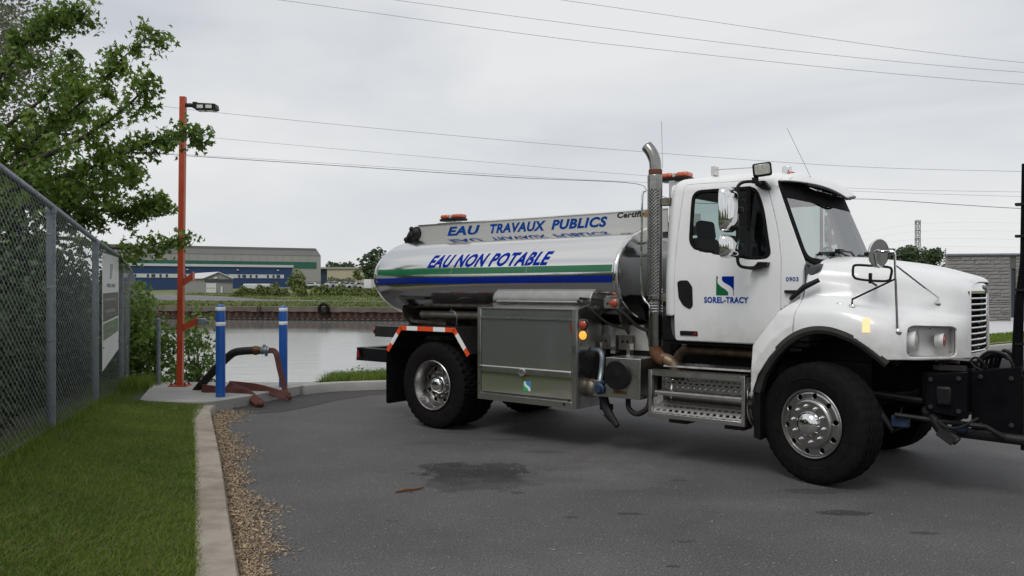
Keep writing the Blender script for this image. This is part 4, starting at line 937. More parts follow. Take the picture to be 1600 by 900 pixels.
# undergrowth seen through the fence
def under():
    n = 46000; y = RNG.uniform(4.0, 19, n); fx = np.interp(y, FL[:, 1], FL[:, 0]); d = .35 + RNG.gamma(2.0, .55, n); x = fx - d
    top = 1.5 + .5 * np.sin(y * 1.3) + .35 * np.sin(y * 3.1 + 1) + .25 * np.sin(d * 5 + y * 2); z = bank_h(x, y) + RNG.uniform(0, 1, n) ** .8 * np.maximum(top + .25, .3)
    
    raw_ = leaves('undergrowth', np.stack([x, y, z], -1), .10, M['darkleaf'], None, 'oval')
    raw_['kind'] = 'stuff'; raw_['label'] = 'dark green undergrowth behind the chain link fence'; raw_['category'] = 'undergrowth'
under()
def weeds():
    n = 900; x = RNG.uniform(-3.2, 2.5, n); kb = np.interp(x, [p[0] for p in kerb_turn], [p[1] for p in kerb_turn]); y = kb + .2 + RNG.uniform(0, 1.3, n); z = bank_h(x, y) + RNG.uniform(.04, .22, n) * (.6 + .6 * np.sin(x * 4) ** 2)
    o = leaves('bank_weeds', np.stack([x, y, z], -1), .05, M['bushleaf'], None, 'oval', droop=-.3); o['kind'] = 'stuff'; o['label'] = 'leafy weeds on the bank behind the kerb'; o['category'] = 'weeds'
weeds()
# far vegetation
def far_tree(px0, px1, ptop, Y, mt, label, n=1500, sd=0, name='tree', group='trees beyond the far bank', pbase=445, ls=.55, cz=.58, flat=.85):
    xc = ((px0 + px1) / 2 - 800) / 1280 * Y; w = (px1 - px0) / 1280 * Y * 1.12; zb = far_z(xc, Y); h = 1.72 + (453 - ptop) * Y / 1280 - zb
    simple_tree((xc, Y, zb), h * 1.02, w, M[mt], n, ls, label, name, h * .02, flat, group, cz, sd, 'oval', 10)
far_tree(566, 612, 392, 190, 'farleaf', 'large dark tree standing behind the rear of the tank', 4200, 21, ls=.75, cz=.50, flat=1.15)
far_tree(596, 640, 400, 196, 'farleaf', 'dark tree mostly hidden by the rear of the tank', 2500, 27, ls=.75, cz=.50, flat=1.15)
far_tree(510, 538, 410, 350, 'farleaf', 'dark round tree behind the left half of the beige warehouse', 1200, 22, ls=1.3)
far_tree(530, 560, 411, 352, 'farleaf', 'dark round tree behind the right half of the beige warehouse', 1200, 23, ls=1.3)
far_tree(553, 565, 420, 300, 'farbush', 'slim green tree before the right end of the beige warehouse', 600, 24, ls=.7)
far_tree(452, 478, 424, 158, 'farbush', 'pointed light green tree at the right end of the blue workshop', 1200, 25, ls=.5, cz=.45, flat=1.1)
far_tree(424, 436, 439, 150, 'farbush', 'little conical tree right of the pale concrete box', 350, 26, ls=.4, cz=.45, flat=1.1)
def shrub(px0, px1, ptop, Y, mt, label, n=900, sd=0, ls=.4):
    xc = ((px0 + px1) / 2 - 800) / 1280 * Y; w = (px1 - px0) / 1280 * Y; zb = far_z(xc, Y); h = max(.5, 1.72 + (453 - ptop) * Y / 1280 - zb); g_ = np.random.default_rng(sd)
    e = empty('shrub', (xc, Y, zb), 0, label, 'shrub', 'shrubs on the far bank')
    d = g_.normal(0, 1, (n, 3)); d /= np.linalg.norm(d, axis=1)[:, None]; d[:, 2] = np.abs(d[:, 2]); rad = g_.uniform(.5, 1, n) ** .5 * (1 + .2 * np.sin(d[:, 0] * 7 + sd) )
    leaves('foliage', d * rad[:, None] * np.array([w / 2, w / 3.2, h * .95]), ls, M[mt], e, 'oval', droop=-.4); MB().tube([(0, 0, -.2), (0, 0, h * .6)], [.06, .02], 6).build('stem', M['bark'], e)
for k, (a, b, t, Y, mt, lb) in enumerate([(368, 398, 449, 138, 'farbush', 'olive shrub in front of the pale concrete box'), (396, 422, 447, 140, 'farbush', 'round green shrub right of the pale concrete box'),
    (424, 452, 451, 136, 'farbush', 'wide low shrub under the little conical tree'), (462, 480, 452, 134, 'farbush', 'low brownish green shrub below the pointed tree'), (486, 520, 447, 140, 'farbush', 'bright green shrub left in the tall weeds'),
    (508, 552, 447, 142, 'farbush', 'bright green shrub in the middle of the tall weeds'), (540, 575, 450, 138, 'farbush', 'low green shrub right in the tall weeds'), (568, 612, 451, 132, 'farbush', 'green shrub at the right, beside the tank end'),
    (500, 560, 434, 235, 'farleaf', 'dark hedge mound behind the row of cars'), (470, 500, 447, 200, 'farleaf', 'dark shrub by the corner of the grey hall')]):
    shrub(a, b, t, Y, mt, lb, 1100, 40 + k, .45)
for k, (a, b, t, lb) in enumerate([(1338, 1378, 393, 'leafy tree just above the hood, behind the wipers'), (1366, 1408, 390, 'leafy tree behind the round hood mirror'), (1396, 1446, 388, 'broad leafy tree in front of the pylon foot'), (1432, 1478, 390, 'leafy tree at the right end, left of the stone building')]):
    Y = 128; xc = ((a + b) / 2 - 800) / 1280 * Y; w = (b - a) / 1280 * Y * 1.15; h = 1.72 + (453 - t) * Y / 1280 + .9
    simple_tree((xc, Y, -.2), h, w, M['farleaf'], 3400, .42, lb, 'tree', .15, .9, 'trees beyond the hood', .62, 60 + k, 'oval', 10)
# wooded shore behind the camera, mirrored in the tank
def wood():
    n = 16000; a = RNG.uniform(R(125), R(330), n); rr_ = RNG.uniform(30, 44, n); x, y = np.sin(a) * rr_, np.cos(a) * rr_; ok = ~((y > -8) & (x > -14) & (x < 30)); x, y = x[ok], y[ok]
    z = RNG.uniform(0, 1, len(x)) ** .8 * (4.6 + 2.2 * np.sin(np.arctan2(x, y) * 9) + 1.3 * np.sin(np.arctan2(x, y) * 23)); o = leaves('wood_behind', np.stack([x, y, z], -1), .9, M['bushleaf'], None, 'oval'); o.name = 'woodland'
    o['kind'] = 'stuff'; o['label'] = 'wooded edge of the lot mirrored in the tank'; o['category'] = 'woodland'
wood()

# ================================================================== WIRES AND PYLON
def wire(pts, Y, label, r=.022, mt='cablethin', grp='overhead wires across the sky'):
    (ax, ay), (bx, by) = pts[-2], pts[-1]; pts = pts + [(bx + 600, by + (by - ay) / (bx - ax) * 420), (bx + 1500, by + (by - ay) / (bx - ax) * 700)]
    (ax, ay), (bx, by) = pts[0], pts[1]; pts = [(ax - 900, ay - (by - ay) / (bx - ax) * 800)] + pts
    P = [wp_(px, py, Y) for px, py in pts]
    MB().tube(smooth_path(P, 110), r * .62, 5).build('overhead_wire', M[mt], None, label=label, cat='wire', group=grp)
wire([(200, -28), (437, 0), (820, 53), (1015, 76), (1330, 109), (1600, 132), (1800, 144)], 55, 'upper sky wire, lowest of the three at the top')
wire([(300, -43), (617, 0), (900, 38), (1200, 75), (1420, 98), (1600, 113), (1800, 124)], 56, 'upper sky wire, middle of the three at the top')
wire([(600, -38), (878, 0), (1100, 32), (1390, 74), (1600, 98), (1800, 115)], 57, 'upper sky wire, topmost, leaving the frame top above the tank')
wire([(-200, 112), (205, 160), (350, 177), (700, 211), (1015, 238), (1330, 260), (1600, 268), (1800, 272)], 62, 'thin wire passing behind the lamp head and over the cab roof')
wire([(-200, 158), (120, 194), (320, 214), (700, 248), (1015, 275), (1330, 294), (1600, 300), (1800, 303)], 63, 'thin wire passing just behind the top of the exhaust tip', r=.018)
wire([(-300, 205), (30, 222), (245, 240), (500, 257), (800, 277), (985, 286), (1018, 301), (1100, 318), (1320, 311), (1410, 314), (1500, 320), (1600, 326), (1800, 334)], 50, 'thick dark cable sagging behind the cab and past the sun visor', r=.030, mt='cable')
wire([(-300, 200), (30, 214), (245, 238), (500, 254), (800, 274), (985, 284)], 50.5, 'thin wire running just above the thick dark cable', r=.014)
py = empty('power_pylon', (1434 - 800, 0, 0), 0, 'distant lattice power pylon above the trees', 'pylon'); YP = 480; py.location = ((1434 - 800) / 1280 * YP, YP, 0)
pt = MB(); HT = 1.72 + 109 * YP / 1280; zs = np.linspace(0, HT, 13); wf = lambda z: 4.6 if z < 1 else max(1.05, 4.6 - z * .125)
c4 = ((-1, -1), (1, -1), (1, 1), (-1, 1))
for i in range(12):
    a, b = zs[i], zs[i + 1]; wa, wb = wf(a), wf(b)
    for k in range(4):
        p, q = c4[k], c4[(k + 1) % 4]
        pt.tube([(p[0] * wa, p[1] * wa, a), (p[0] * wb, p[1] * wb, b)], .16, 4, caps=False)
        pt.tube([(p[0] * wa, p[1] * wa, a), (q[0] * wb, q[1] * wb, b)], .09, 4, caps=False); pt.tube([(q[0] * wa, q[1] * wa, a), (p[0] * wb, p[1] * wb, b)], .09, 4, caps=False)
        pt.tube([(p[0] * wb, p[1] * wb, b), (q[0] * wb, q[1] * wb, b)], .09, 4, caps=False)
pt.build('lattice_tower', M['pylon'], py)
for z in (HT - 1, HT - 6, HT - 11): MB().box((0, 0, z), (3.4, .5, .4)).box((-1.5, 0, z - .8), (.35, .35, 1.4)).box((1.5, 0, z - .8), (.35, .35, 1.4)).build('cross_arm', M['pylon'], py)
PW = ['topmost', 'second from the top', 'third from the top', 'lowest']
for k in range(4): wire([(1000, 425 + k * 10), (1240, 392 + k * 7), (1434, 350 + k * 12), (1700, 352 + k * 13), (2000, 360 + k * 13)], YP, 'faint far wire strung from the pylon, ' + PW[k], r=.035, grp='faint wires from the pylon')

# ================================================================== THE TRUCK (local axes: x forward, y to its left, z up; near side is -y)
truck = empty('tanker_truck', (-.265, 11.09, 0), R(-39), 'white day cab water tanker truck with polished steel tank, green and blue stripes', 'truck')
T = truck

# ---- cab shell
cab_sec = [(1.060, 1.19), (1.078, 1.35), (1.085, 1.55), (1.085, 1.80), (1.072, 2.0), (1.045, 2.25), (1.012, 2.5), (.985, 2.66), (.968, 2.74), (.925, 2.805), (.84, 2.845), (.68, 2.872), (.4, 2.895), (0, 2.905)]
cab_v = cr_eval(cab_sec, 110)
def cab_side_y(z): 
    s = cab_v[cab_v[:, 1] < 2.78]; return np.interp(z, s[:, 1], s[:, 0])
xs = np.linspace(3.16, 4.66, 101)
CX, CV = np.meshgrid(xs, np.arange(len(cab_v)), indexing='ij')
CYY = cab_v[CV, 0].copy(); CZZ = cab_v[CV, 1].copy()
CYY = CYY - np.where(CX < 3.28, .09 * ((3.28 - CX) / .12) ** 2, 0) * (CYY > .3)
CZZ = CZZ - np.where(CZZ > 2.7, np.clip(CX - 4.0, 0, 1) ** 2 * .42 + np.clip(3.30 - CX, 0, 1) ** 2 * 3.2, 0)
CABP = np.stack([CX, -CYY, CZZ], -1)
SX, SZ = CABP[..., 0], CABP[..., 2]
door_poly = fillet([(3.305, 1.215), (4.14, 1.21), (4.378, 1.525), (4.378, 1.98), (4.34, 2.25), (4.26, 2.54), (4.185, 2.755), (3.355, 2.775), (3.315, 2.2), (3.30, 1.8)], [.03, .01, .02, .05, .1, .1, .02, .05, .1, .1])
win_poly = fillet([(3.45, 2.705), (4.10, 2.70), (4.19, 2.50), (4.285, 2.02), (4.12, 2.005), (3.80, 2.055), (3.45, 2.13)], [.10, .09, .10, .07, .10, .2, .12], 8)
cab_out = [(3.165, 1.46), (4.30, 1.46), (4.388, 1.535), (4.566, 1.672), (4.576, 1.75), (4.582, 1.90), (4.602, 1.962), (4.300, 2.735), (4.36, 2.80), (4.42, 3.1), (3.165, 3.1)]
inner = np.abs(CABP[..., 1]) < .90
f_out = sdpoly(SX, SZ, cab_out); f_door = sdpoly(SX, SZ, door_poly); f_win = sdpoly(SX, SZ, win_poly)
f_body = np.where(inner, np.minimum(SX - 3.165, 4.40 - SX), np.minimum(f_out, -(f_door + .005)))
shell('cab_body', CABP, f_body, M['paint'], T, .02, mirror=True, label='white painted cab shell and roof')
def door_set(sy):
    P = CABP * np.array([1, sy, 1]); fl = sy < 0
    d = shell('door', P, np.minimum(f_door, -f_win), M['paint'], T, .03, flip=fl)
    rub = P.copy(); rub[..., 1] -= sy * .003
    shell('window_seal', rub, np.minimum(f_win + .006, .026 - f_win), M['rubber'], d, .02, flip=fl)
    gl = P.copy(); gl[..., 1] += sy * .012
    shell('window_glass', gl, f_win - .012, M['glass'], d, 0, flip=fl)
    MB().box2((4.035, -sy * 1.03, 2.03), (4.065, -sy * 1.012, 2.70)).build('window_divider', M['rubber'], d)
    h = [(3.335, 1.80), (3.37, 1.815), (3.45, 1.815), (3.50, 1.75), (3.505, 1.56), (3.47, 1.53), (3.40, 1.565), (3.35, 1.64)]
    MB().prism(fillet(h, .02), 'y', -sy * 1.075, -sy * 1.094).build('door_handle', M['plastic'], d, bevel=.006)
    MB().prism(fillet([(3.36, 1.27), (3.55, 1.27), (3.55, 1.315), (3.36, 1.315)], .008), 'y', -sy * 1.06, -sy * 1.079).build('door_badge', M['plastic'], d, bevel=.002)
    return d
dn = door_set(1); df = door_set(-1)
MB().box2((3.51, -1.080, 1.282), (3.54, -1.0805, 1.303)).build('badge_lens', M['redlens'], dn)
for sy in (1, -1):
    LP = CABP * np.array([1, sy, 1]); LP[..., 1] += sy * .045
    shell('cab_lining', LP, np.minimum(np.minimum(np.where(inner, -1., 1.), sdpoly(SX, SZ, [(3.19, 1.24), (4.36, 1.24), (4.42, 1.535), (4.55, 1.70), (4.57, 1.96), (4.28, 2.72), (4.28, 2.9), (3.19, 2.9)])), -f_win), M['lining'], T, .006, flip=sy < 0)
# dark seals inside the seams
fd = np.minimum(f_door + .012, .014 - f_door); PP = CABP.copy(); PP[..., 1] += .022
shell('door_gap_seal', PP, fd, M['rubber'], dn, .004)
shell('door_gap_seal', PP * np.array([1, -1, 1]), fd, M['rubber'], df, .004, flip=True)

# ---- back wall with its rear window, floor, roof lining, seats, dashboard, wheel
V = MB()
rw = fillet([(-.72, 2.25), (.72, 2.25), (.72, 2.70), (-.72, 2.70)], .06, 4)
gy = np.linspace(-1.0, 1.0, 81); gz = np.linspace(1.45, 2.84, 61); GY, GZ = np.meshgrid(gy, gz, indexing='ij')
BP = np.stack([np.full(GY.shape, 3.17) + .25 * np.clip(np.abs(GY) - .9, 0, 1) , GY, GZ], -1)
fr = np.minimum(sdpoly(GY, GZ, fillet([(-.99, 1.46), (.99, 1.46), (.985, 2.2), (.90, 2.80), (-.90, 2.80), (-.985, 2.2)], .08)), -sdpoly(GY, GZ, rw))
bw = shell('cab_back_wall', BP, fr, M['paint'], T, .03, flip=True)
BI = BP.copy(); BI[..., 0] += .034
shell('rear_lining', BI, fr, M['interior'], bw, .004)
shell('rear_window', BP + np.array([.012, 0, 0]), sdpoly(GY, GZ, rw), M['glass'], bw, 0)
MB().box2((3.22, -.98, 1.20), (4.60, .98, 1.24)).build('cab_floor', M['interior'], T)
MB().box2((3.24, -.86, 2.79), (4.28, .86, 2.80)).build('headliner', M['interior'], T)
b = MB(); b.box2((4.36, -.99, 1.25), (4.60, .99, 1.95)); b.prism([(4.28, 1.80), (4.70, 1.965), (4.70, 1.90), (4.34, 1.60)], 'y', -.98, .98)
b.build('dashboard', M['greyint'], T, bevel=.02)
for sy in (-1, 1):
    s_ = MB(); s_.box((3.62, sy * .52, 1.52), (.50, .48, .16)); st = s_.build('seat', M['interior'], T, bevel=.04, bseg=3)
    MB().box((3.40, sy * .52, 1.90), (.14, .48, .72), ry=R(-8)).build('seat_back', M['interior'], st, bevel=.05, bseg=3)
    MB().box((3.37, sy * .52, 2.34), (.10, .30, .20), ry=R(-8)).build('headrest', M['interior'], st, bevel=.04, bseg=3)
    MB().box2((3.5, sy * .52 - .2, 1.24), (3.8, sy * .52 + .2, 1.44)).build('seat_base', M['plastic'], st)
ring = [(4.20 + .0 + .20 * math.cos(a) * math.sin(R(28)) , .52 + .23 * math.sin(a), 2.0 + .2 * math.cos(a) * math.cos(R(28))) for a in np.linspace(0, 2 * PI, 32, endpoint=False)]
MB().tube(ring, .016, 8, closed=True).tube([(4.20, .52, 2.0), (4.5, .52, 1.85)], .03, 8).box((4.20, .52, 2.0), (.04, .40, .05)).build('steering_wheel', M['plastic'], T)

# ---- windshield
def ws_point(v, z):          # v -1..1 across
    hw = cab_side_y(z) - .004; t = (z - 1.96) / .77
    xc = 4.765 - .30 * t; xsd = 4.600 - .298 * t
    return np.stack([xc + (xsd - xc) * np.abs(v) ** 2.4, v * hw, z + .0 * v], -1)
wv, wz = np.meshgrid(np.linspace(-1, 1, 91), np.linspace(1.93, 2.76, 61), indexing='ij')
WP = ws_point(wv, wz)
wpoly = fillet([(-1, 1.955), (1, 1.955), (1, 2.735), (-1, 2.735)], [.15, .15, .07, .07], 8)
fw = sdpoly(wv * 1.0, wz, wpoly)
N_ = np.array([.92, 0, .38])
ws = shell('windshield', WP, fw - .01, M['glass'], T, 0, flip=True)
shell('windshield_seal', WP + N_ * .004, np.minimum(fw, np.where(np.abs(wv) > .8, .052, .045) - fw), M['rubber'], ws, .02)
shell('sunshade_band', WP + N_ * .002, np.minimum(np.minimum(fw - .012, wz - (2.535 + .045 * np.abs(wv) ** 2)), fw), M['rubber'], ws, .003)
for cy, a0 in ((-.38, 1), (.42, 1)):
    def wp(v, z, o=.03): return tuple(ws_point(np.array(v), np.array(z)) + N_ * o)
    w = MB().tube([wp(cy - .42, 2.05, .02), wp(cy - .1, 2.06, .03), wp(cy + .10, 2.03, .02)], .011, 6)
    w.tube([wp(cy + .25, 1.96, .04), wp(cy + .10, 2.06, .055), wp(cy - .12, 2.075, .04)], .009, 6).box(wp(cy - .12, 2.07, .045), (.05, .12, .03))
    w.tube([wp(cy - .30, 2.0, .02), wp(cy - .05, 2.06, .03)], .006, 6)
    w.build('wiper', M['plastic'], T)

# ---- sun visor over the windshield
vy = np.linspace(-1, 1, 61); vt = np.linspace(0, 1, 21); VY, VT = np.meshgrid(vy, vt, indexing='ij')
back_x = 4.38 - .05 * VY ** 2; fx = 4.640 - .285 * np.abs(VY) ** 2.1
VPX = back_x + (fx - back_x) * VT
bz = 2.855 - .115 * np.abs(VY) ** 5; fz = np.interp(np.abs(VY), [0, .1, .2, .3, .4, .5, .6, .8, 1], [2.636, 2.652, 2.667, 2.682, 2.697, 2.709, 2.719, 2.733, 2.739]) + .003
VPZ = bz + (fz - bz) * (.30 * VT + .70 * VT ** 2)
VP = np.stack([VPX, VY * (.975 - .0 * VT), VPZ], -1)
vis = shell('sun_visor', VP, np.ones(VY.shape), M['paint'], T, .014, flip=True)
VI = VP[:, 2:20].copy(); VI[..., 2] -= .020
shell('visor_underside', VI, np.ones(VI.shape[:2]), M['plastic'], vis, .004, flip=True)
e = [(float(VP[i, -1, 0]) + .002, float(VP[i, -1, 1]), float(VP[i, -1, 2]) - .018) for i in range(8, 53, 4)]
MB().tube(e, .012, 6).build('visor_edge', M['plastic'], vis)
for yy in (-.55, -.25, .05, .35):
    MB().tube([(4.42, yy, 2.745), (4.56, yy * .95, 2.66)], .008, 6).box((4.52, yy, 2.675), (.07, .16, .006), ry=R(25)).build('visor_bracket', M['boxalu'], vis)

# ---- hood and fenders from a control net, cut for the wheel arch and the headlight
rows_ = [
 (4.590, [(0, 2.035), (.45, 2.03), (.78, 1.995), (.93, 1.925), (.99, 1.80), (1.02, 1.67), (1.075, 1.605), (1.135, 1.53), (1.16, 1.44), (1.17, 1.28), (1.165, 1.08)]),
 (4.85, [(0, 2.02), (.43, 2.015), (.72, 1.975), (.865, 1.895), (.925, 1.77), (.975, 1.655), (1.055, 1.60), (1.13, 1.53), (1.158, 1.43), (1.168, 1.28), (1.16, 1.08)]),
 (5.10, [(0, 1.99), (.40, 1.985), (.66, 1.945), (.785, 1.865), (.845, 1.73), (.91, 1.62), (1.01, 1.565), (1.10, 1.50), (1.145, 1.41), (1.158, 1.27), (1.15, 1.10)]),
 (5.32, [(0, 1.955), (.37, 1.95), (.58, 1.91), (.69, 1.825), (.745, 1.69), (.81, 1.575), (.915, 1.52), (1.015, 1.46), (1.075, 1.385), (1.095, 1.26), (1.09, 1.13)]),
 (5.50, [(0, 1.915), (.34, 1.91), (.51, 1.875), (.60, 1.785), (.645, 1.65), (.70, 1.545), (.785, 1.495), (.87, 1.445), (.925, 1.37), (.945, 1.25), (.94, 1.13)]),
 (5.65, [(0, 1.87), (.31, 1.865), (.44, 1.835), (.53, 1.75), (.565, 1.62), (.60, 1.52), (.65, 1.475), (.705, 1.43), (.74, 1.36), (.75, 1.25), (.75, 1.13)]),
 (5.755, [(0, 1.825), (.28, 1.82), (.38, 1.79), (.45, 1.72), (.475, 1.61), (.49, 1.51), (.515, 1.465), (.54, 1.42), (.555, 1.35), (.56, 1.25), (.56, 1.13)]),
 (5.80, [(0, 1.785), (.26, 1.78), (.35, 1.755), (.41, 1.70), (.42, 1.60), (.425, 1.50), (.43, 1.46), (.435, 1.42), (.44, 1.35), (.44, 1.25), (.44, 1.13)])]
SEAM = [0, 0, 0, -.002, -.006, -.016, -.022, -.045, -.058, -.060, -.055]
net = np.array([[(x + (SEAM[i_] if x < 4.7 else 0) + (.03 if x > 5.7 and p[0] < .3 else 0), -p[0], p[1]) for i_, p in enumerate(row)] for x, row in rows_])
HP = net_grid(net, 150, 130)
arch_pts = [(4.145, .60), (4.148, .78), (4.20, .94), (4.30, 1.10), (4.40, 1.215), (4.50, 1.30), (4.60, 1.355), (4.71, 1.385), (4.83, 1.385), (4.95, 1.355), (5.07, 1.30), (5.18, 1.22), (5.31, 1.105), (5.36, 1.05), (5.36, .60)]
hl_poly = fillet([(5.425, 1.155), (5.725, 1.15), (5.725, 1.405), (5.425, 1.415)], .045, 6)
hx, hy, hz = HP[..., 0], HP[..., 1], HP[..., 2]
fh = np.minimum(np.where(np.abs(hy) > .5, np.minimum(-sdpoly(hx, hz, arch_pts), -sdpoly(hx, hz, hl_poly)), 1), hz - 1.132)
hood = shell('hood', HP, fh, M['paint'], T, .014, mirror=True, label='white sloping hood with flared fenders')
def hood_at(x, z, off=0.0):
    """point on the near flank of the hood at a given x, z"""
    sub = HP[:, 45:]; d = (sub[..., 0] - x) ** 2 + (sub[..., 2] - z) ** 2
    i, j = np.unravel_index(np.argmin(d), d.shape); i = min(max(i, 1), sub.shape[0] - 2); j = min(max(j, 1), sub.shape[1] - 2)
    a = sub[i + 1, j] - sub[i - 1, j]; c = sub[i, j + 1] - sub[i, j - 1]; n = np.cross(a, c); n /= np.linalg.norm(n)
    if n[1] > 0: n = -n
    p = sub[i, j]; y = p[1] - (n[0] * (x - p[0]) + n[2] * (z - p[2])) / n[1]
    return np.array([x, y, z]) + n * off, n
# fender panel behind the wheel arch (belongs to the cab)
qx, qz = np.meshgrid(np.linspace(4.12, 4.61, 60), np.linspace(.76, 1.70, 95), indexing='ij')
def flare_y(x, z): 
    base = np.interp(z, [.7, 1.2, 1.5, 1.62, 1.7], [1.10, 1.10, 1.10, 1.075, 1.062]); t = np.clip((x - 4.13) / .47, 0, 1)
    g = np.clip((.42 - sd_arch(x, z)) / .34, 0, 1); return base + .075 * g ** 1.3 * np.clip((1.66 - z) / .12, 0, 1)
def sd_arch(x, z): return -sdpoly(np.asarray(x, float), np.asarray(z, float), arch_pts)
QP = np.stack([qx, -flare_y(qx, qz), qz], -1)
fq = np.minimum(sdpoly(qx, qz, [(4.135, .77), (4.142, 1.205), (4.385, 1.528), (4.565, 1.662), (4.562, 1.61), (4.535, 1.53), (4.524, 1.45), (4.522, 1.35), (4.6, .7)]), sd_arch(qx, qz))
for sy in (1, -1): shell('rear_fender_panel', QP * np.array([1, sy, 1]), fq, M['paint'], T, .015, flip=sy < 0)
# black rubber arch trims, near and far
for sy in (-1, 1):
    pts = smooth_path([(x, sy * (1.115 + .06 * min(1, max(0, (x - 4.1) / .35)) - .065 * max(0, x - 5.0) / .3), z) for x, z in arch_pts[1:-2]], 40)
    V = []; F = []
    for i, p in enumerate(pts):
        a = np.array(pts[max(i - 1, 0)]); c = np.array(pts[min(i + 1, 39)]); d = c - a; nrm = np.array([d[2], 0, -d[0]]); nrm /= np.linalg.norm(nrm)
        if nrm[2] > 0 and i > 0: pass
        w0, w1 = .016, .052; q = np.array(p)
        out_ = np.array([-nrm[0], 0, -nrm[2]]) if (np.array([-nrm[0], -nrm[2]]) @ (np.array([p[0] - 4.75, p[2] - .6]))) > 0 else nrm
        V += [q + out_ * w0 + np.array([0, -sy * .01, 0]), q + out_ * w0 + np.array([0, sy * .012, 0]), q - out_ * w1 * .4 + np.array([0, sy * .016, 0]), q - out_ * w1 + np.array([0, -sy * .004, 0]), q - out_ * w1 + np.array([0, -sy * .10, 0])]
    for i in range(39):
        for k in range(4): F.append((i * 5 + k, i * 5 + k + 1, i * 5 + k + 6, i * 5 + k + 5))
    MB().add(V, F).build('wheel_arch_trim', M['rubbertrim'], T)
zz_ = list(np.linspace(1.60, 1.985, 14))
MB().prism([(-(float(cab_side_y(z)) - .006), z) for z in zz_] + [(float(cab_side_y(z)) - .006, z) for z in zz_[::-1]], 'x', 4.555, 4.566).build('cowl_bulkhead', M['paint'], T)
# inner liner of the arch
lin = [(x, z) for x, z in arch_pts[1:-1]]
V = []; F = []
for (x, z) in lin: V += [(x, -1.06, z + .03), (x, -.62, z + .05)]
for i in range(len(lin) - 1): F.append((2 * i, 2 * i + 1, 2 * i + 3, 2 * i + 2))
MB().add(V, F).add([(p[0], -p[1], p[2]) for p in V], F).build('arch_liner', M['blacksteel'], T)
# headlights
for sy in (1, -1):
    sq = np.array([1, sy, 1])
    rim = fillet([(5.43, 1.16), (5.72, 1.155), (5.72, 1.40), (5.43, 1.41)], .04, 6)
    V = []; F = []; m = len(rim)
    for (x, z) in rim:
        p, n = hood_at(x, z, -.004); V += [p * sq, (p + np.array([-.05, .10, 0])) * sq]
    F = [(2 * i, 2 * i + 1, (2 * i + 3) % (2 * m), (2 * i + 2) % (2 * m)) for i in range(m)] + [tuple(range(1, 2 * m, 2))]
    hb = MB().add(V, F).build('headlight', M['paint'], T, label='recessed headlight bowl behind clear cover')
    # raised surround
    V = []
    for o1, o2 in ((-.002, .0), (.014, .010), (.028, .0)):
        for (x, z) in fillet([(5.425 - o1, 1.155 - o1), (5.725 + o1, 1.15 - o1), (5.725 + o1, 1.405 + o1), (5.425 - o1, 1.415 + o1)], .045 + o1, 6):
            p, n = hood_at(x, z, o2 - .002); V.append(p * sq)
    F = [(k * m + i, k * m + (i + 1) % m, (k + 1) * m + (i + 1) % m, (k + 1) * m + i) for k in range(2) for i in range(m)]
    MB().add(V, F).build('headlight_surround', M['paint'], hb)
    for (x, z, r, nm, mt) in ((5.475, 1.285, .088, 'headlamp', 'lampglass'), (5.645, 1.29, .060, 'turn_lamp', 'redorange')):
        p, n = hood_at(x, z, 0); c = p + np.array([-.012, .075 if r > .07 else .062, 0])
        l = MB().lathe([(-.05, r * .9), (.0, r), (.02, r)], o=tuple(c * sq), axis='x', seg=24).build(nm + '_housing', M['paint'], hb)
        MB().lathe([(.018, r * .96), (.028, r * .6), (.032, .001)], o=tuple(c * sq), axis='x', seg=24).build(nm, M[mt], hb)
    for (x, z) in ((5.445, 1.19), (5.445, 1.375), (5.70, 1.19), (5.70, 1.375), (5.575, 1.395)):
        p, n = hood_at(x, z, -.012); MB().sphere(tuple(p * sq), .006, 8, 5).build('screw', M['plastic'], hb)
    V = []
    for (x, z) in rim: p, n = hood_at(x, z, -.003); V.append(p * sq)
    MB().add(V, [tuple(range(m))]).build('clear_cover', glass_material('clear_headlight_cover', (.98, .98, .98), .3), hb, smooth=False)
# amber side lamp on the fender
p, n = hood_at(5.14, 1.415, .006)
sl = MB().box((0, 0, 0), (.062, .022, .125)).build('side_marker_lamp', M['amberpale'], T, bevel=.006, label='lit amber lamp on the fender')
sl.location = tuple(p); sl.rotation_euler = Vector(n).to_track_quat('-Y', 'Z').to_euler()
# round badge, hood latch
p, n = hood_at(4.885, 1.59, .004); MB().sphere(tuple(p), .035, 14, 8, (1.2, .35, .45)).build('fender_cap', M['chrome'], T)
hk = MB().tube([(4.475, -1.10, 1.635), (4.60, -1.10, 1.745), (4.72, -1.06, 1.81)], [.018, .026, .02], 8).box((4.49, -1.10, 1.705), (.13, .03, .026)).build('hood_latch', M['plastic'], T)
# grille
def gx(y): return 5.835 - .22 * y * y
g = MB(); ys = np.linspace(-.43, .43, 15)
yg, zg = np.meshgrid(np.linspace(-.46, .46, 93), np.linspace(1.08, 1.82, 75), indexing='ij')
face = np.stack([gx(yg) - .5 * np.clip(zg - 1.72, 0, 1) ** 1.3, yg, zg], -1)
cap_out = fillet([(-.438, 1.12), (.438, 1.12), (.432, 1.50), (.425, 1.66), (.40, 1.765), (.30, 1.800), (-.30, 1.800), (-.40, 1.765), (-.425, 1.66), (-.432, 1.50)], .04)
shell('grille_top_panel', face + np.array([.006, 0, 0]), np.minimum(sdpoly(yg, zg, cap_out) - .012, zg - 1.688), M['chrome'], T, .02)
shell('grille_surround', face, np.minimum(sdpoly(yg, zg, cap_out), -sdpoly(yg, zg, fillet([(-.40, 1.165), (.40, 1.165), (.40, 1.69), (-.40, 1.69)], .02))), M['paint'], T, .05)
MB().sphere((gx(.05) + .004, .02, 1.742), .045, 16, 8, (.35, 1.3, .5)).build('hood_emblem', M['galv'], T)
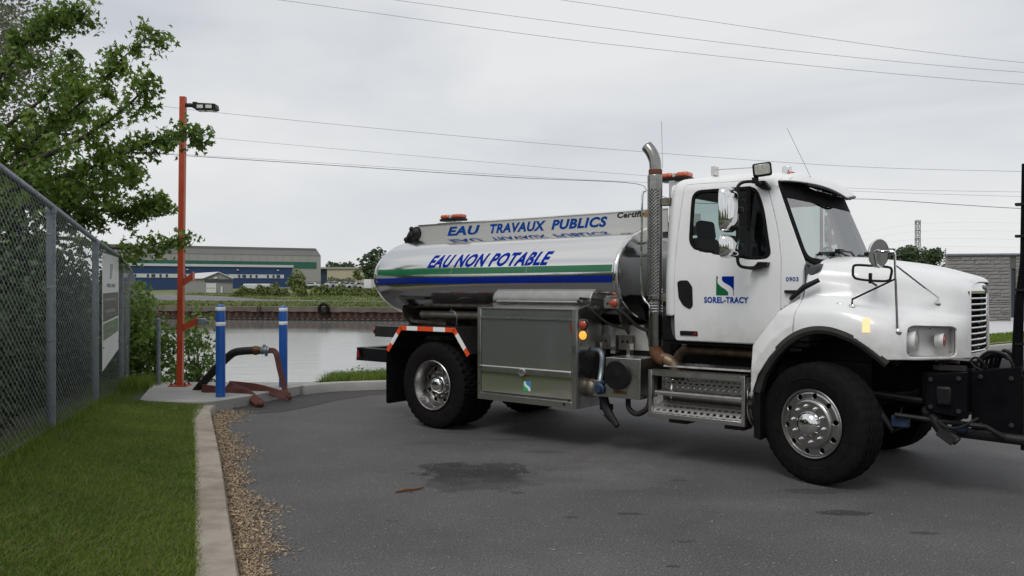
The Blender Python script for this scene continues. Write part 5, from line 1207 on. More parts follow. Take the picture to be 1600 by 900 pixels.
MB().box2((5.66, -.42, 1.14), (5.69, .42, 1.76)).build('radiator_core', M['blacksteel'], T)
for k in range(10):
    z = 1.645 - k * .0515
    MB().tube([(gx(y) - .002, y, z) for y in ys], .0105, 8).build('grille_bar', M['chrome'], T)
for y in (-.425, .405): MB().box2((gx(y) - .06, y - .02, 1.15), (gx(y) + .004, y + .045, 1.71)).build('grille_side_frame', M['chrome' if y > 0 else 'plastic'], T, bevel=.008)
MB().box2((5.55, -.43, 1.66), (5.70, .43, 1.70)).build('grille_crossbar', M['blacksteel'], T)

# hood mirror on three chrome struts
ft = []
for (x, z) in ((5.365, 1.365), (5.0, 1.565), (5.575, 1.60)):
    p, n = hood_at(x, z, .004); ft.append((p, n))
top = np.array([5.375, -1.17, 2.03])
hm = empty('hood_mirror', (0, 0, 0), 0, '', ''); hm.parent = T
del hm['label']; del hm['category']
MB().tube([tuple(ft[0][0]), tuple(top - np.array([0, 0, .02])), tuple(top), tuple(top + np.array([-.04, 0, .015])), tuple(top + np.array([-.10, -.0, .01]))], .010, 8).build('mirror_post', M['chrome'], hm)
for k, tz in ((1, 1.81), (2, 1.93)):
    a = np.array([5.372, -1.15, tz]); q = ft[k][0]
    MB().tube([tuple(q), tuple(q + (ft[k][1]) * .05 + np.array([0, 0, .03])), tuple(a)], [.009, .009, .008], 8).build('mirror_strut', M['chrome' if k == 2 else 'plastic'], hm)
for (q, n) in ft: MB().sphere(tuple(q), .034, 14, 8, (1, .6, 1)).build('strut_foot', M['chrome'], hm)
mc = top + np.array([-.12, -.02, -.005])
o_ = MB().lathe([(-.035, .002), (-.03, .07), (-.015, .108), (.0, .116), (.008, .110), (.006, .002)], axis='x', seg=28).build('round_mirror', M['chrome'], hm)
o_.location = tuple(mc); o_.rotation_euler = (0, R(4), R(-24)); o_.scale = (1, 1.08, 1.08)
# black rectangular hoop on the hood
hp = smooth_path([(5.0, 0, 1.90), (5.02, 0, 1.935), (5.15, 0, 1.928), (5.28, 0, 1.915), (5.315, 0, 1.895), (5.31, 0, 1.84), (5.285, 0, 1.798), (5.15, 0, 1.800), (5.03, 0, 1.818), (5.0, 0, 1.85)], 40)
MB().tube([(x, -1.03, z) for x, y, z in hp], .011, 8, closed=True).box((5.145, -1.03, 1.82), (.026, .02, .09)).tube([(5.145, -1.02, 1.79), (5.145, -.85, 1.76)], .010, 8).build('hood_hoop', M['plastic'], T)

# ---- door mirrors
for sy in (-1, 1):
    dm = bpy.data.objects.new('door_mirror', None); COL.objects.link(dm); dm.parent = T
    X0, Y0 = 4.06, sy * 1.30
    arm = smooth_path([(4.20, sy * 1.03, 2.705), (4.13, sy * 1.20, 2.72), (4.07, Y0, 2.68), (X0, Y0, 2.55), (X0, Y0, 2.1), (4.07, Y0, 1.96), (4.12, sy * 1.24, 1.925), (4.20, sy * 1.10, 1.93)], 50)
    MB().tube(arm, .015, 10).build('mirror_arm', M['plastic'], dm)
    MB().prism(fillet([(4.10, 1.905), (4.27, 1.935), (4.28, 1.975), (4.19, 1.98), (4.17, 1.955)], .008), 'y', sy * 1.06, sy * 1.15).build('mirror_bracket', M['plastic'], dm, bevel=.008)
    MB().prism(fillet([(4.12, 2.74), (4.21, 2.74), (4.26, 2.66), (4.20, 2.655), (4.12, 2.70)], .015), 'y', sy * .985, sy * 1.05).build('mirror_bracket', M['plastic'], dm, bevel=.008)
    for nm, yc, zc, w, h in (('mirror_shell', sy * 1.43, 2.45, .15, .205), ('wide_angle_mirror', sy * 1.42, 2.115, .145, .105)):
        V = []; F = []; n = 32; rings = [(0, 1.0, .0), (.03, 1.0, 1), (.065, .92, 1), (.09, .68, 1), (.10, .3, 1)]
        for (dx, s, _) in rings:
            for k in range(n):
                a = 2 * PI * k / n; c, q = math.cos(a), math.sin(a); ex = .42
                V.append((4.0 + dx, yc + w * s * math.copysign(abs(c) ** ex, c), zc + h * s * math.copysign(abs(q) ** ex, q)))
        for i in range(len(rings) - 1):
            for k in range(n): F.append((i * n + k, i * n + (k + 1) % n, (i + 1) * n + (k + 1) % n, (i + 1) * n + k))
        F += [tuple(range(n)), tuple(range((len(rings) - 1) * n, len(rings) * n))]
        sh = MB().add(V, F).build(nm, M['chrome'], dm, angle=60)
        MB().box((4.09, Y0 , zc), (.05, .05, .06)).build('mirror_clamp', M['plastic'], dm, bevel=.01)
# work light above the near mirror
wl = bpy.data.objects.new('work_light', None); COL.objects.link(wl); wl.parent = T; wl.location = (4.22, -1.12, 2.83); wl.rotation_euler = (R(4), R(-6), R(22))
MB().prism(fillet([(-.085, -.062), (.085, -.062), (.085, .062), (-.085, .062)], .025, 4), 'y', -.045, .045).build('lamp_housing', M['plastic'], wl, bevel=.012)
MB().prism(fillet([(-.068, -.046), (.068, -.046), (.068, .046), (-.068, .046)], .018, 4), 'y', -.0455, -.050).build('lamp_glass', M['lampglass'], wl, bevel=.002)
MB().tube([(-.05, .0, -.06), (-.09, .0, -.11)], .014, 8).box((-.07, 0, -.085), (.06, .04, .05)).build('lamp_stem', M['blacksteel'], wl)

# ---- lettering on the cab
def side_text(txt, x0, x1, z0, h, mat, y_fn, parent, bold=.02, shear=0.0, name='lettering', slope=0.0, rows=None):
    bm = text_mesh(txt, 1.0, bold, shear)
    ys = [v.co.y for v in bm.verts]; H = max(ys); xm = max(v.co.x for v in bm.verts)
    for v in bm.verts: v.co.x = x0 + v.co.x / xm * (x1 - x0); v.co.y = v.co.y / H * h
    if rows: bm_cut_rows(bm, h / rows)
    return bm_object(bm, lambda x, y: (x, y_fn(x, z0 + y), z0 + y), name, mat, parent)
cy = lambda x, z: -float(cab_side_y(z)) - .003
side_text('SOREL-TRACY', 3.625, 4.075, 1.598, .056, M['letterblue'], cy, dn, .045)
side_text('0903', 4.43, 4.545, 1.80, .038, M['letterblue'], lambda x, z: cy(x, z) - .001, T, .02)
# emblem: green and blue square parted by a white S
import itertools
lz = lambda p: (3.75 + .18 * p[0], 1.668 + .182 * p[1])
sgreen = [(0, 0), (0, 1), (.10, 1), (.06, .80), (.10, .62), (.28, .46), (.52, .32), (.66, .20), (.70, .10), (.68, 0)]
sblue = [(.34, 1), (1, 1), (1, 0), (.96, 0), (.98, .18), (.94, .34), (.82, .48), (.60, .60), (.42, .70), (.33, .80), (.32, .9)]
def s_emblem(x0, z0, s, hgt, yfn, parent, mg, mb_):
    for pts, mt, nm in ((sgreen, mg, 'emblem_green'), (sblue, mb_, 'emblem_blue')):
        bm = poly_bm([(x0 + s * p[0], z0 + hgt * p[1]) for p in pts]); bm_object(bm, lambda x, y: (x, yfn(x, y), y), nm, mt, parent)
s_emblem(3.75, 1.668, .18, .182, cy, dn, M['vinylgreen'], M['letterdark'])

# ---- roof items
MB().box2((3.56, -.80, 2.87), (3.60, -.70, 2.96)).tube([(3.60, -.75, 2.93), (4.15, -.78, 2.905)], .006, 6).build('roof_antenna_bar', M['tray'], T)
MB().box((4.24, -.55, 2.89), (.07, .09, .07)).build('roof_speaker', M['boxalu'], T, bevel=.01)
MB().sphere((4.30, -.62, 2.835), .04, 12, 7, (1.3, 1, .7)).build('roof_marker_lamp', M['redorange'], T)
MB().tube([(4.47, -.55, 2.80), (4.24, -.55, 3.30)], .0018, 5).build('whip_antenna', M['plastic'], T)
MB().tube([(2.99, -.75, 3.0), (2.975, -.75, 3.50)], .0018, 5).build('whip_antenna', M['plastic'], T)

# ================================================================== TANK AND BODY
TA, TB, TZ = 1.12, .57, 1.885
def ell(a, s=1.0): return (TA * s * math.cos(a), TB * s * math.sin(a))
def tank_prof():
    pr = [(-1.40, 0.0001), (-1.395, .18), (-1.37, .42), (-1.33, .62), (-1.28, .78), (-1.22, .90), (-1.165, .965), (-1.12, .99), (-1.06, 1.0)]
    pr += [(x, 1.0) for x in (-.4, .3, 1.0, 1.7, 2.3, 2.60)]
    return pr
V = []; F = []; pr = tank_prof(); n = 160
for (x, s) in pr:
    for k in range(n):
        a = 2 * PI * k / n; c, q = ell(a, s); V.append((x, c, TZ + q))
for i in range(len(pr) - 1):
    for k in range(n): F.append((i * n + k, i * n + (k + 1) % n, (i + 1) * n + (k + 1) % n, (i + 1) * n + k))
tank = MB().add(V, F).build('tank', M['tank'], T, angle=60, label='polished stainless elliptical tank barrel')
# front head with rolled rim
V = []; F = []; pr2 = [(2.60, 1.0), (2.61, 1.012), (2.64, 1.014), (2.655, 1.0), (2.66, .975), (2.69, .90), (2.75, .72), (2.80, .48), (2.83, .22), (2.835, .001)]
for (x, s) in pr2:
    for k in range(n):
        a = 2 * PI * k / n; c, q = ell(a, s); V.append((x, c, TZ + q))
for i in range(len(pr2) - 1):
    for k in range(n): F.append((i * n + k, i * n + (k + 1) % n, (i + 1) * n + (k + 1) % n, (i + 1) * n + k))
MB().add(V, F).build('tank_front_head', M['tank'], T, angle=50)
for xx in (.28, 1.45):        # welded seams
    MB().tube([(xx, TA * 1.0005 * math.cos(a), TZ + TB * 1.0005 * math.sin(a)) for a in np.linspace(0, 2 * PI, 96, endpoint=False)], .0022, 5, closed=True).build('weld_seam', M['tank'], tank)
def tank_y(x, z, off=.004):
    q = max(-.999, min(.999, (z - TZ) / TB)); return -(TA * math.sqrt(1 - q * q)) - off
for sy in (1, -1):
    for nm, z0, z1, mt in (('green_stripe', 1.912, 1.988, 'vinylgreen'), ('blue_stripe', 1.797, 1.872, 'vinylblue')):
        V = []; F = []; zs = np.linspace(z0, z1, 7); X = [-1.13, -1.05, 0, 1.2, 2.59]
        for x in X:
            for z in zs:
                y = tank_y(x, z, .0018); V.append((x, sy * (y if x > -1.1 else y * .986), z))
        for i in range(len(X) - 1):
            for k in range(6): F.append((i * 7 + k, i * 7 + k + 1, i * 7 + k + 8, i * 7 + k + 7))
        # wrap onto the dished rear
        m0 = len(V)
        for (x, s) in ((-1.185, .95), (-1.24, .87)):
            for z in zs:
                q = (z - TZ) / (TB * s); V.append((x, -sy * (TA * s * math.sqrt(1 - q * q) + .004), z))
        for k in range(6): F.append((m0 + k, m0 + k + 1, k + 1, k)); F.append((m0 + 7 + k, m0 + 8 + k, m0 + k + 1, m0 + k))
        MB().add(V, F).build(nm, M[mt], tank)
side_text('EAU NON POTABLE', -.15, 1.76, 2.005, .155, M['letterdark'], lambda x, z: tank_y(x, z, .002), tank, .04, .28, rows=10)

# walkway tray on top with the name
tr = MB()
TY = .40
tr.box2((-1.00, -TY, 2.36), (2.86, -TY + .012, 2.615)); tr.box2((-1.00, TY - .012, 2.36), (2.86, TY, 2.615))
tr.box2((-1.0, -TY + .012, 2.40), (-.988, TY - .012, 2.615)); tr.box2((-1.0, -TY + .012, 2.455), (2.86, TY - .012, 2.465))
tray = tr.build('hose_tray', M['tray'], T, smooth=False)
MB().box2((-1.01, -TY - .012, 2.609), (2.86, -TY + .004, 2.622)).build('tray_lip', M['boxalu'], tray, smooth=False)
MB().prism([(-1.06, 2.40), (-1.005, 2.40), (-1.005, 2.60)], 'y', -TY - .001, -TY + .006).build('tray_gusset', M['tray'], tray, smooth=False)
ty = lambda x, z: -TY - .0015
side_text('EAU', -.46, .13, 2.455, .115, M['letterblue'], ty, tray, .045, .25)
side_text('TRAVAUX', .30, 1.20, 2.455, .115, M['letterblue'], ty, tray, .045, .25)
side_text('PUBLICS', 1.28, 2.085, 2.458, .115, M['letterblue'], ty, tray, .045, .25)
side_text('Certiflo', 2.215, 2.60, 2.545, .062, M['letterblack'], ty, tray, .05, .15)
MB().prism(fillet([(2.565, 2.54), (2.63, 2.54), (2.64, 2.56), (2.60, 2.612), (2.56, 2.56)], .01), 'y', -TY - .0035, -TY - .0065).build('drop_print', M['dropgold'], tray, smooth=False)
# black fitting and beacon on top
hf = MB().tube(smooth_path([(-1.36, -.34, 2.30), (-1.24, -.36, 2.38), (-1.13, -.38, 2.46), (-1.06, -.38, 2.50)], 14), [.025, .035, .045, .055, .065, .075, .085, .09, .095, .10, .105, .105, .10, .085], 14)
hf.sphere((-1.24, -.42, 2.43), .035, 10, 6).sphere((-1.10, -.45, 2.57), .035, 10, 6).sphere((-1.05, -.38, 2.51), .10, 14, 8)
hf.build('rear_hose_fitting', M['blackhose'], T)
def beacon_bar(x, y, z, L_, name):
    e = bpy.data.objects.new(name, None); COL.objects.link(e); e.parent = T; e.location = (x, y, z)
    MB().prism(fillet([(-L_ / 2, -.09), (L_ / 2, -.09), (L_ / 2, .09), (-L_ / 2, .09)], .05), 'z', 0, .03).build('beacon_base', M['plastic'], e, bevel=.006)
    for sx, mt in ((-1, 'beacon'), (1, 'beacon')):
        MB().prism(fillet([(sx * L_ * .06, -.08), (sx * L_ * .46, -.08), (sx * L_ * .46, .08), (sx * L_ * .06, .08)], .035), 'z', .031, .088).build('beacon_lens', M[mt], e, bevel=.022, bseg=3)
    MB().box((0, 0, .058), (L_ * .12, .15, .05)).build('beacon_centre', M['beaconclear'], e, bevel=.01)
beacon_bar(-.44, -.30, 2.655, .40, 'beacon_light')
MB().box2((-.64, -.40, 2.618), (-.20, -.20, 2.630)).tube([(-.44, -.3, 2.63), (-.44, -.3, 2.66)], .03, 8).build('beacon_mount', M['boxalu'], T)
beacon_bar(2.98, -.42, 2.90, .36, 'beacon_light')
MB().box2((2.93, -.50, 2.45), (3.0, -.32, 2.90)).build('beacon_mast', M['boxframe'], T)
# far side catwalk end plate glimpsed behind exhaust
# ---- sub frame, chassis
fr_ = MB()
for sy in (-1, 1):
    fr_.box2((-1.25, sy * .38 - .04, .78), (5.75, sy * .38 + .04, 1.04))
for x in (-1.2, -.3, .6, 1.6, 2.6, 3.4): fr_.box2((x - .05, -.34, .82), (x + .05, .34, 1.0))
fr_.build('chassis_frame', M['blacksteel'], T)
sf = MB()
for sy in (-1, 1): sf.box2((-1.15, sy * .40 - .06, 1.045), (2.65, sy * .40 + .06, 1.34))
for x in (-.9, .0, .9, 1.8, 2.5): sf.prism([(-.78, 1.36), (-.82, 1.48), (.82, 1.48), (.78, 1.36), (.46, 1.10), (-.46, 1.10)], 'x', x - .012, x + .012)
sf.build('tank_cradle', M['dirty'], T, smooth=False)
MB().prism([(-1.02, 1.44), (-.84, 1.28), (-.2, 1.26), (-.2, 1.30), (-.82, 1.32), (-.96, 1.45)], 'y', -.70, -.66).build('rear_skirt', M['dirty'], T, smooth=False)
MB().tube([(-.55, -.78, 1.395), (.75, -.78, 1.395)], .055, 16).build('spray_pipe', M['dirty'], T)
MB().tube(smooth_path([(.10, -.95, 1.45), (.22, -.99, 1.45), (.26, -.99, 1.38), (.24, -.97, 1.28)], 12), .006, 6).build('grab_wire', M['galv'], T)
# axles, springs, drive shaft, gear box
ax = MB(); ax.tube([(0, -.95, .53), (0, .95, .53)], .075, 14).sphere((0, 0, .53), .21, 16, 10).tube([(0, 0, .56), (2.4, 0, .72), (3.6, 0, .8)], .055, 10)
ax.tube([(4.72, -.9, .52), (4.72, .9, .52)], .06, 12).sphere((4.72, .15, .52), .17, 14, 8).box((3.9, 0, .85), (1.2, .5, .5)).box((4.9, 0, 1.1), (1.2, .62, .62))
for sy in (-1, 1):
    ax.tube(smooth_path([(-.72, sy * .46, .84), (-.3, sy * .46, .68), (0, sy * .46, .64), (.3, sy * .46, .68), (.72, sy * .46, .84)], 12), .05, 8)
    ax.tube(smooth_path([(4.1, sy * .42, .82), (4.5, sy * .42, .68), (4.72, sy * .42, .64), (5.0, sy * .42, .68), (5.4, sy * .42, .82)], 12), .045, 8)
ax.build('axles_and_springs', M['blacksteel'], T)
MB().box2((1.1, .55, .55), (2.3, 1.15, 1.2)).box2((2.6, .55, .5), (4.0, 1.1, 1.0)).build('far_side_tanks', M['blacksteel'], T)
MB().box2((-.9, -.70, 1.12), (.6, .70, 1.24)).build('under_tank_plate', M['blacksteel'], T)

# ---- rear fender with reflective tape, mud flap, bumper bars
gp = [(-.79, .95), (-.535, 1.262), (.425, 1.262), (.665, .955)]
V = []; F = []
for (x, z) in gp: V += [(x, -1.19, z), (x, -.60, z)]
F = [(2 * i, 2 * i + 1, 2 * i + 3, 2 * i + 2) for i in range(3)]
me_ = MB().add(V, F).add([(a, -b, c) for a, b, c in V], F).build('rear_mudguard', M['blacksteel'], T, smooth=False)
m_ = me_.modifiers.new('thickness', 'SOLIDIFY'); m_.thickness = .01
segs = [((-.79, .95), (-.535, 1.262), [('o', .30), ('w', .42), ('o', .28)]), ((-.535, 1.262), (.425, 1.262), [('o', .13), ('w', .20), ('o', .29), ('w', .21), ('o', .17)]),
        ((.425, 1.262), (.665, .955), [('o', .20), ('w', .56), ('o', .24)])]
for (a, b, parts) in segs:
    a, b = np.array(a), np.array(b); d = b - a; nn = np.array([d[1], -d[0]]); nn /= np.linalg.norm(nn); t = 0
    for (c, w) in parts:
        w = w / sum(q for _, q in parts); p, q = a + d * t, a + d * (t + w); t += w
        MB().prism([tuple(p), tuple(q), tuple(q + nn * .055), tuple(p + nn * .055)], 'y', -1.196, -1.202).build('reflective_tape', M['tapered' if c == 'o' else 'tapewhite'], me_, smooth=False)
for sy in (-1, 1):
    MB().prism(fillet([(sy * 1.19, .95), (sy * .62, .95), (sy * .62, .24), (sy * 1.19, .24)], [0, 0, .04, .04]), 'x', -.805, -.79).build('mud_flap', M['rubber'], T, smooth=False)
MB().box2((-1.24, -1.0, 1.09), (-.70, -.90, 1.235)).box2((-1.2, -.9, 1.1), (-1.1, .9, 1.22)).box2((-1.24, .90, 1.09), (-.7, 1.0, 1.235)).build('light_bar', M['darkgrey'], T, bevel=.006)
MB().lathe([(-.03, .05), (-.035, .03), (-.04, .001)], o=(-1.245, -.95, 1.165), axis='x', seg=18).lathe([(-.03, .05), (0, .055)], o=(-1.245, -.95, 1.165), axis='x', seg=18).build('tail_lamp', M['redlens'], T)
MB().box2((-1.56, -1.05, .755), (-1.40, 1.05, .93)).box2((-1.56, -1.05, .755), (-.80, -.97, .93)).box2((-1.56, .97, .755), (-.8, 1.05, .93)).build('rear_bumper', M['plastic'], T, bevel=.012)
MB().box2((-1.545, -1.0525, .79), (-1.50, -1.055, .895)).build('bumper_reflector', M['redlens'], T)
MB().box2((.70, -1.02, .58), (.775, -.62, 1.15)).tube(smooth_path([(.71, -1.04, .98), (.695, -1.08, 1.04), (.72, -1.08, 1.09), (.75, -1.04, 1.10)], 10), .008, 6).build('side_bracket', M['blacksteel'], T)

# ---- wheels
def tyre_mesh(style):
    n = 144; w = .14
    if style == 'front':
        prof = [(-.10, .295), (-.118, .31), (-.135, .36), (-.143, .42), (-.138, .48), (-.128, .512), (-.116, .527)]
        cross = [-.112, -.085, -.078, -.070, -.062, -.036, -.030, -.022, -.016, .016, .022, .030, .036, .062, .070, .078, .085, .112]
        deep = {2, 3, 6, 7, 10, 11, 14, 15}
    else:
        prof = [(-.105, .295), (-.122, .31), (-.138, .36), (-.145, .42), (-.141, .47), (-.134, .505), (-.124, .525)]
        cross = [-.115, -.095, -.072, -.064, -.056, -.030, -.022, -.014, .014, .022, .030, .056, .064, .072, .095, .115]; deep = {3, 6, 9, 12}
    P = [(y, r, 0) for y, r in prof] + [(y, .5375 - .35 * y * y, 1 if i not in deep else 2) for i, y in enumerate(cross)] + [(-y, r, 0) for y, r in prof[::-1]]
    V = []; F = []; m = len(P)
    for k in range(n):
        a = 2 * PI * k / n
        for i, (y, r, t) in enumerate(P):
            yy = y; rr = r
            if t: yy = y + .006 * (1 if (k // 2) % 2 else -1)
            if t == 2: rr -= .014
            if style == 'front' and t == 1 and abs(y) > .1 and k % 3 == 0: rr -= .006
            if style == 'rear':
                if t == 1 and abs(y) > .05 and k % 4 in (0,): rr -= .016
                if t == 1 and abs(y) <= .05 and k % 4 in (2,): rr -= .014
                if t == 0 and r > .5 and k % 4 == 0: rr -= .012
            V.append((rr * math.cos(a), yy, rr * math.sin(a)))
    for k in range(n):
        k2 = (k + 1) % n
        for i in range(m - 1): F.append((k * m + i, k * m + i + 1, k2 * m + i + 1, k2 * m + i))
    return V, F
tyre_me = {}
def build_tyre(style, parent, loc, wd=1.0):
    V, F = tyre_mesh(style); V = np.array(V) * np.array([1, wd, 1])
    o = MB().add(V, F).build('tyre', M['rubber'], parent, angle=28); o.location = loc
    MB().lathe([(y * wd, r) for y, r in ((-.1405, .392), (-.1445, .400), (-.1425, .408))], o=loc, seg=60).build('sidewall_rib', M['rubber'], parent)
    return o
def disc_with_holes(prof, r_h, n_h, rh, rh2=None):
    """revolved disc (profile of (y, r)) with round holes cut at radius r_h"""
    pr = np.array(prof, float); seg = np.hypot(*np.diff(pr, axis=0).T); t = np.concatenate([[0], np.cumsum(seg)]); tt = np.linspace(0, t[-1], 60)
    py, prr = np.interp(tt, t, pr[:, 0]), np.interp(tt, t, pr[:, 1]); th = np.linspace(0, 2 * PI, 241)
    TH, I = np.meshgrid(th, np.arange(60), indexing='ij'); rr, yy = prr[I], py[I]
    P = np.stack([rr * np.cos(TH), yy, rr * np.sin(TH)], -1); d = np.full(TH.shape, 1e9)
    for k in range(n_h):
        a = 2 * PI * (k + .5) / n_h; d = np.minimum(d, np.hypot(P[..., 0] - r_h * math.cos(a), P[..., 2] - r_h * math.sin(a)) - rh)
    return P, d
def wheel_front(sy):
    e = bpy.data.objects.new('front_wheel', None); COL.objects.link(e); e.parent = T; e.location = (4.72, sy * 1.03, .5375)
    e.rotation_euler = (0, R(9), R(-17) + (PI if sy > 0 else 0))
    build_tyre('front', e, (0, 0, 0), 1.05)
    MB().lathe([(-.125, .300), (-.138, .309), (-.146, .303), (-.143, .292), (-.120, .284), (-.10, .281), (-.05, .27), (.12, .27), (.13, .30)], seg=72).build('rim', M['alloy'], e)
    P, d = disc_with_holes([(-.112, .283), (-.124, .265), (-.126, .232), (-.128, .214), (-.150, .206), (-.156, .196), (-.156, .118), (-.150, .10)], .247, 10, .024)
    shell('wheel_disc', P, d, M['alloy'], e, .012, flip=True, angle=30)
    MB().lathe([(-.08, .275), (-.07, .27), (-.06, .0)], seg=40).build('brake_drum', M['blacksteel'], e)
    hub = MB().lathe([(-.152, .118), (-.178, .112), (-.205, .100), (-.225, .075), (-.235, .045), (-.238, .001)], seg=40).build('hub_cap', M['chrome'], e, angle=70)
    for k in range(10):
        a = 2 * PI * k / 10; c = (.158 * math.cos(a), .158 * math.sin(a))
        MB().lathe([(-.156, .018), (-.175, .018), (-.178, .013), (-.196, .011), (-.203, .001)], o=(c[0], 0, c[1]), seg=12).build('wheel_nut', M['chrome'], e)
def wheel_rear(sy):
    e = bpy.data.objects.new('rear_wheel', None); COL.objects.link(e); e.parent = T; e.location = (0.02, sy * 1.04, .5375)
    if sy > 0: e.rotation_euler = (0, 0, PI)
    build_tyre('rear', e, (0, 0, 0)); build_tyre('rear', e, (0, .34, 0))
    MB().lathe([(-.125, .302), (-.140, .311), (-.148, .304), (-.142, .292), (-.115, .285), (-.09, .270), (-.03, .262), (.05, .262), (.055, .25)], seg=72).build('rim', M['alloy'], e)
    P, d = disc_with_holes([(.045, .264), (.030, .245), (.018, .215), (.012, .18), (.018, .14), (.02, .10)], .207, 8, .030)
    shell('wheel_disc', P, d, M['shieldmetal'], e, .012, flip=True, angle=30)
    MB().lathe([(.10, .27), (.10, .0)], seg=32).build('brake_drum', M['blacksteel'], e)
    MB().lathe([(.02, .118), (-.03, .112), (-.036, .098), (-.07, .094), (-.095, .075), (-.105, .04), (-.107, .001)], seg=36).build('hub_cap', M['chrome'], e, angle=60)
    for k in range(10):
        a = 2 * PI * k / 10
        MB().lathe([(.015, .016), (-.012, .016), (-.016, .001)], o=(.148 * math.cos(a), 0, .148 * math.sin(a)), seg=8).build('wheel_nut', M['alloy'], e)
for sy in (-1, 1): wheel_front(sy); wheel_rear(sy)

# ---- aluminium locker
lk = MB()
X0, X1, YB, YF, Z0, Z1 = .79, 2.20, -.70, -1.175, .44, 1.51
lk.prism([(YF, Z0), (YF, Z1), (-.90, 1.575), (YB, 1.575), (YB, Z0)], 'x', X0, X1)
locker = lk.build('tool_locker', M['boxframe'], T, bevel=.006, label='aluminium side locker with flip-down door')
MB().box2((.84, YF - .012, 1.415), (2.165, YF - .001, 1.50)).build('upper_panel', M['boxalu'], locker, smooth=False)
dp = fillet([(.845, .525), (2.135, .525), (2.135, 1.385), (.845, 1.385)], .01)
MB().prism(dp, 'y', YF - .001, YF - .016).build('locker_door', M['boxalu'], locker, smooth=False)
for a, b in (((X0, Z0), (.838, Z1)), ((2.142, Z0), (X1, Z1)), ((.838, Z0), (2.142, .512)), ((X0, 1.504), (X1, 1.516))):
    MB().box2((a[0], YF - .026, a[1]), (b[0], YF - .0012, b[1])).build('locker_frame', M['boxframe'], locker, bevel=.003)
MB().box2((.80, YF - .034, 1.392), (2.19, YF - .0155, 1.408)).build('hinge_strip', M['boxframe'], locker, smooth=False)
MB().prism([(YF - .017, .842), (YF - .050, .835), (YF - .050, .775), (YF - .040, .772), (YF - .017, .80)], 'x', .83, 2.138).build('door_rail', M['boxframe'], locker, bevel=.003)
MB().lathe([(0, .045), (-.008, .045), (-.012, .035), (-.008, .001)], o=(1.475, YF - .0505, .795), seg=24).build('door_latch', M['boxalu'], locker)
MB().box2((1.475, YF - .0175, .585), (1.575, YF - .0165, .69)).build('sticker', M['reflwhite'], locker, smooth=False)
s_emblem(1.475, .585, .10, .105, lambda x, z: YF - .020, locker, M['stickergreen'], M['stickerblue'])
for k in range(6):
    for z in (.545, 1.365): MB().sphere((.93 + k * .235, YF - .017, z), .007, 8, 5).build('rivet', M['dirty'], locker)
MB().tube([(.87, YF - .024, .532), (2.10, YF - .024, .532)], .006, 6).sphere((2.10, YF - .024, .53), .014, 8, 5).build('door_stay', M['blacksteel'], locker)
MB().box2((2.115, YF - .0175, 1.26), (2.13, YF - .0165, 1.36)).build('red_reflector', M['redlens'], locker, smooth=False)
MB().lathe([(0, .016), (-.004, .014), (-.004, .001)], o=(2.04, YF - .027, .478), seg=12).build('drain_hole', M['plastic'], locker)
shf = MB().prism([(-.98, 1.58), (-.965, 1.60), (-.93, 1.655), (-.80, 1.66), (-.78, 1.58)], 'x', .88, 2.12).build('locker_shelf', M['tray'], T, bevel=.01)
# lamps on a small plate in front of the locker
mp_ = MB().prism(fillet([(2.212, 1.155), (2.325, 1.155), (2.325, 1.385), (2.30, 1.41), (2.212, 1.41)], .015), 'y', -1.15, -1.165).build('lamp_plate', M['boxframe'], T)
for z, mt, nm in ((1.345, 'redorange', 'marker_lamp'), (1.235, 'amberlit', 'lit_marker_lamp')):
    MB().lathe([(0, .048), (-.018, .046), (-.028, .034), (-.032, .001)], o=(2.268, -1.166, z), seg=24).build(nm, M[mt], mp_)
    MB().lathe([(0, .053), (-.008, .053), (-.008, .046)], o=(2.268, -1.166, z), seg=24).build('lamp_grommet', M['rubber'], mp_)
mp2 = MB().prism(fillet([(2.44, 1.525), (2.625, 1.525), (2.63, 1.635), (2.44, 1.635)], .01), 'y', -1.00, -1.03).build('lamp_plate', M['boxframe'], T)
MB().box2((2.50, -1.02, 1.64), (2.62, -.90, 1.67)).build('plate_bracket', M['dirty'], mp2, bevel=.008)
MB().lathe([(0, .046), (-.018, .044), (-.028, .032), (-.032, .001)], o=(2.565, -1.031, 1.58), seg=24).build('marker_lamp', M['redorange'], mp2)
MB().sphere((2.485, -1.03, 1.575), .014, 8, 6).build('plate_bolt', M['blacksteel'], mp2)
# ---- gap between locker and step: pump gear
MB().prism(fillet([(1.98, 1.06), (2.10, 1.325), (2.68, 1.335), (2.78, 1.06)], .01), 'y', -.60, -.62).build('splash_plate', M['tray'], T, smooth=False)
for x in (2.22, 2.50):
    MB().box2((x - .085, -.70, 1.06), (x + .085, -.63, 1.22)).build('mount_bracket', M['dirty'], T, bevel=.006)
    for dx in (-.03, .03): MB().sphere((x + dx, -.70, 1.155), .016, 8, 6).build('bracket_bolt', M['blacksteel'], T)
MB().box2((2.34, -.74, 1.02), (2.40, -.62, 1.33)).box2((2.24, -.80, 1.0), (2.27, -.72, 1.14)).box2((2.58, -.80, 1.0), (2.62, -.72, 1.14)).build('vertical_channel', M['boxalu'], T, smooth=False)
gb = MB().prism(fillet([(2.505, .59), (2.92, .59), (2.925, 1.01), (2.505, 1.01)], .01), 'y', -1.10, -.72).build('battery_box', M['boxframe'], T, bevel=.006)
MB().lathe([(-.002, .155), (-.03, .155), (-.038, .145), (-.036, .02), (-.042, .001)], o=(2.66, -1.10, .83), seg=36).build('round_cover', M['plastic'], gb)
MB().box2((2.60, -1.1015, .635), (2.76, -1.1055, .668)).build('maker_plate', M['brass'], gb, smooth=False)
MB().box2((2.34, -1.08, .585), (2.498, -1.05, .755)).build('valve_plate', M['boxframe'], T, bevel=.005)
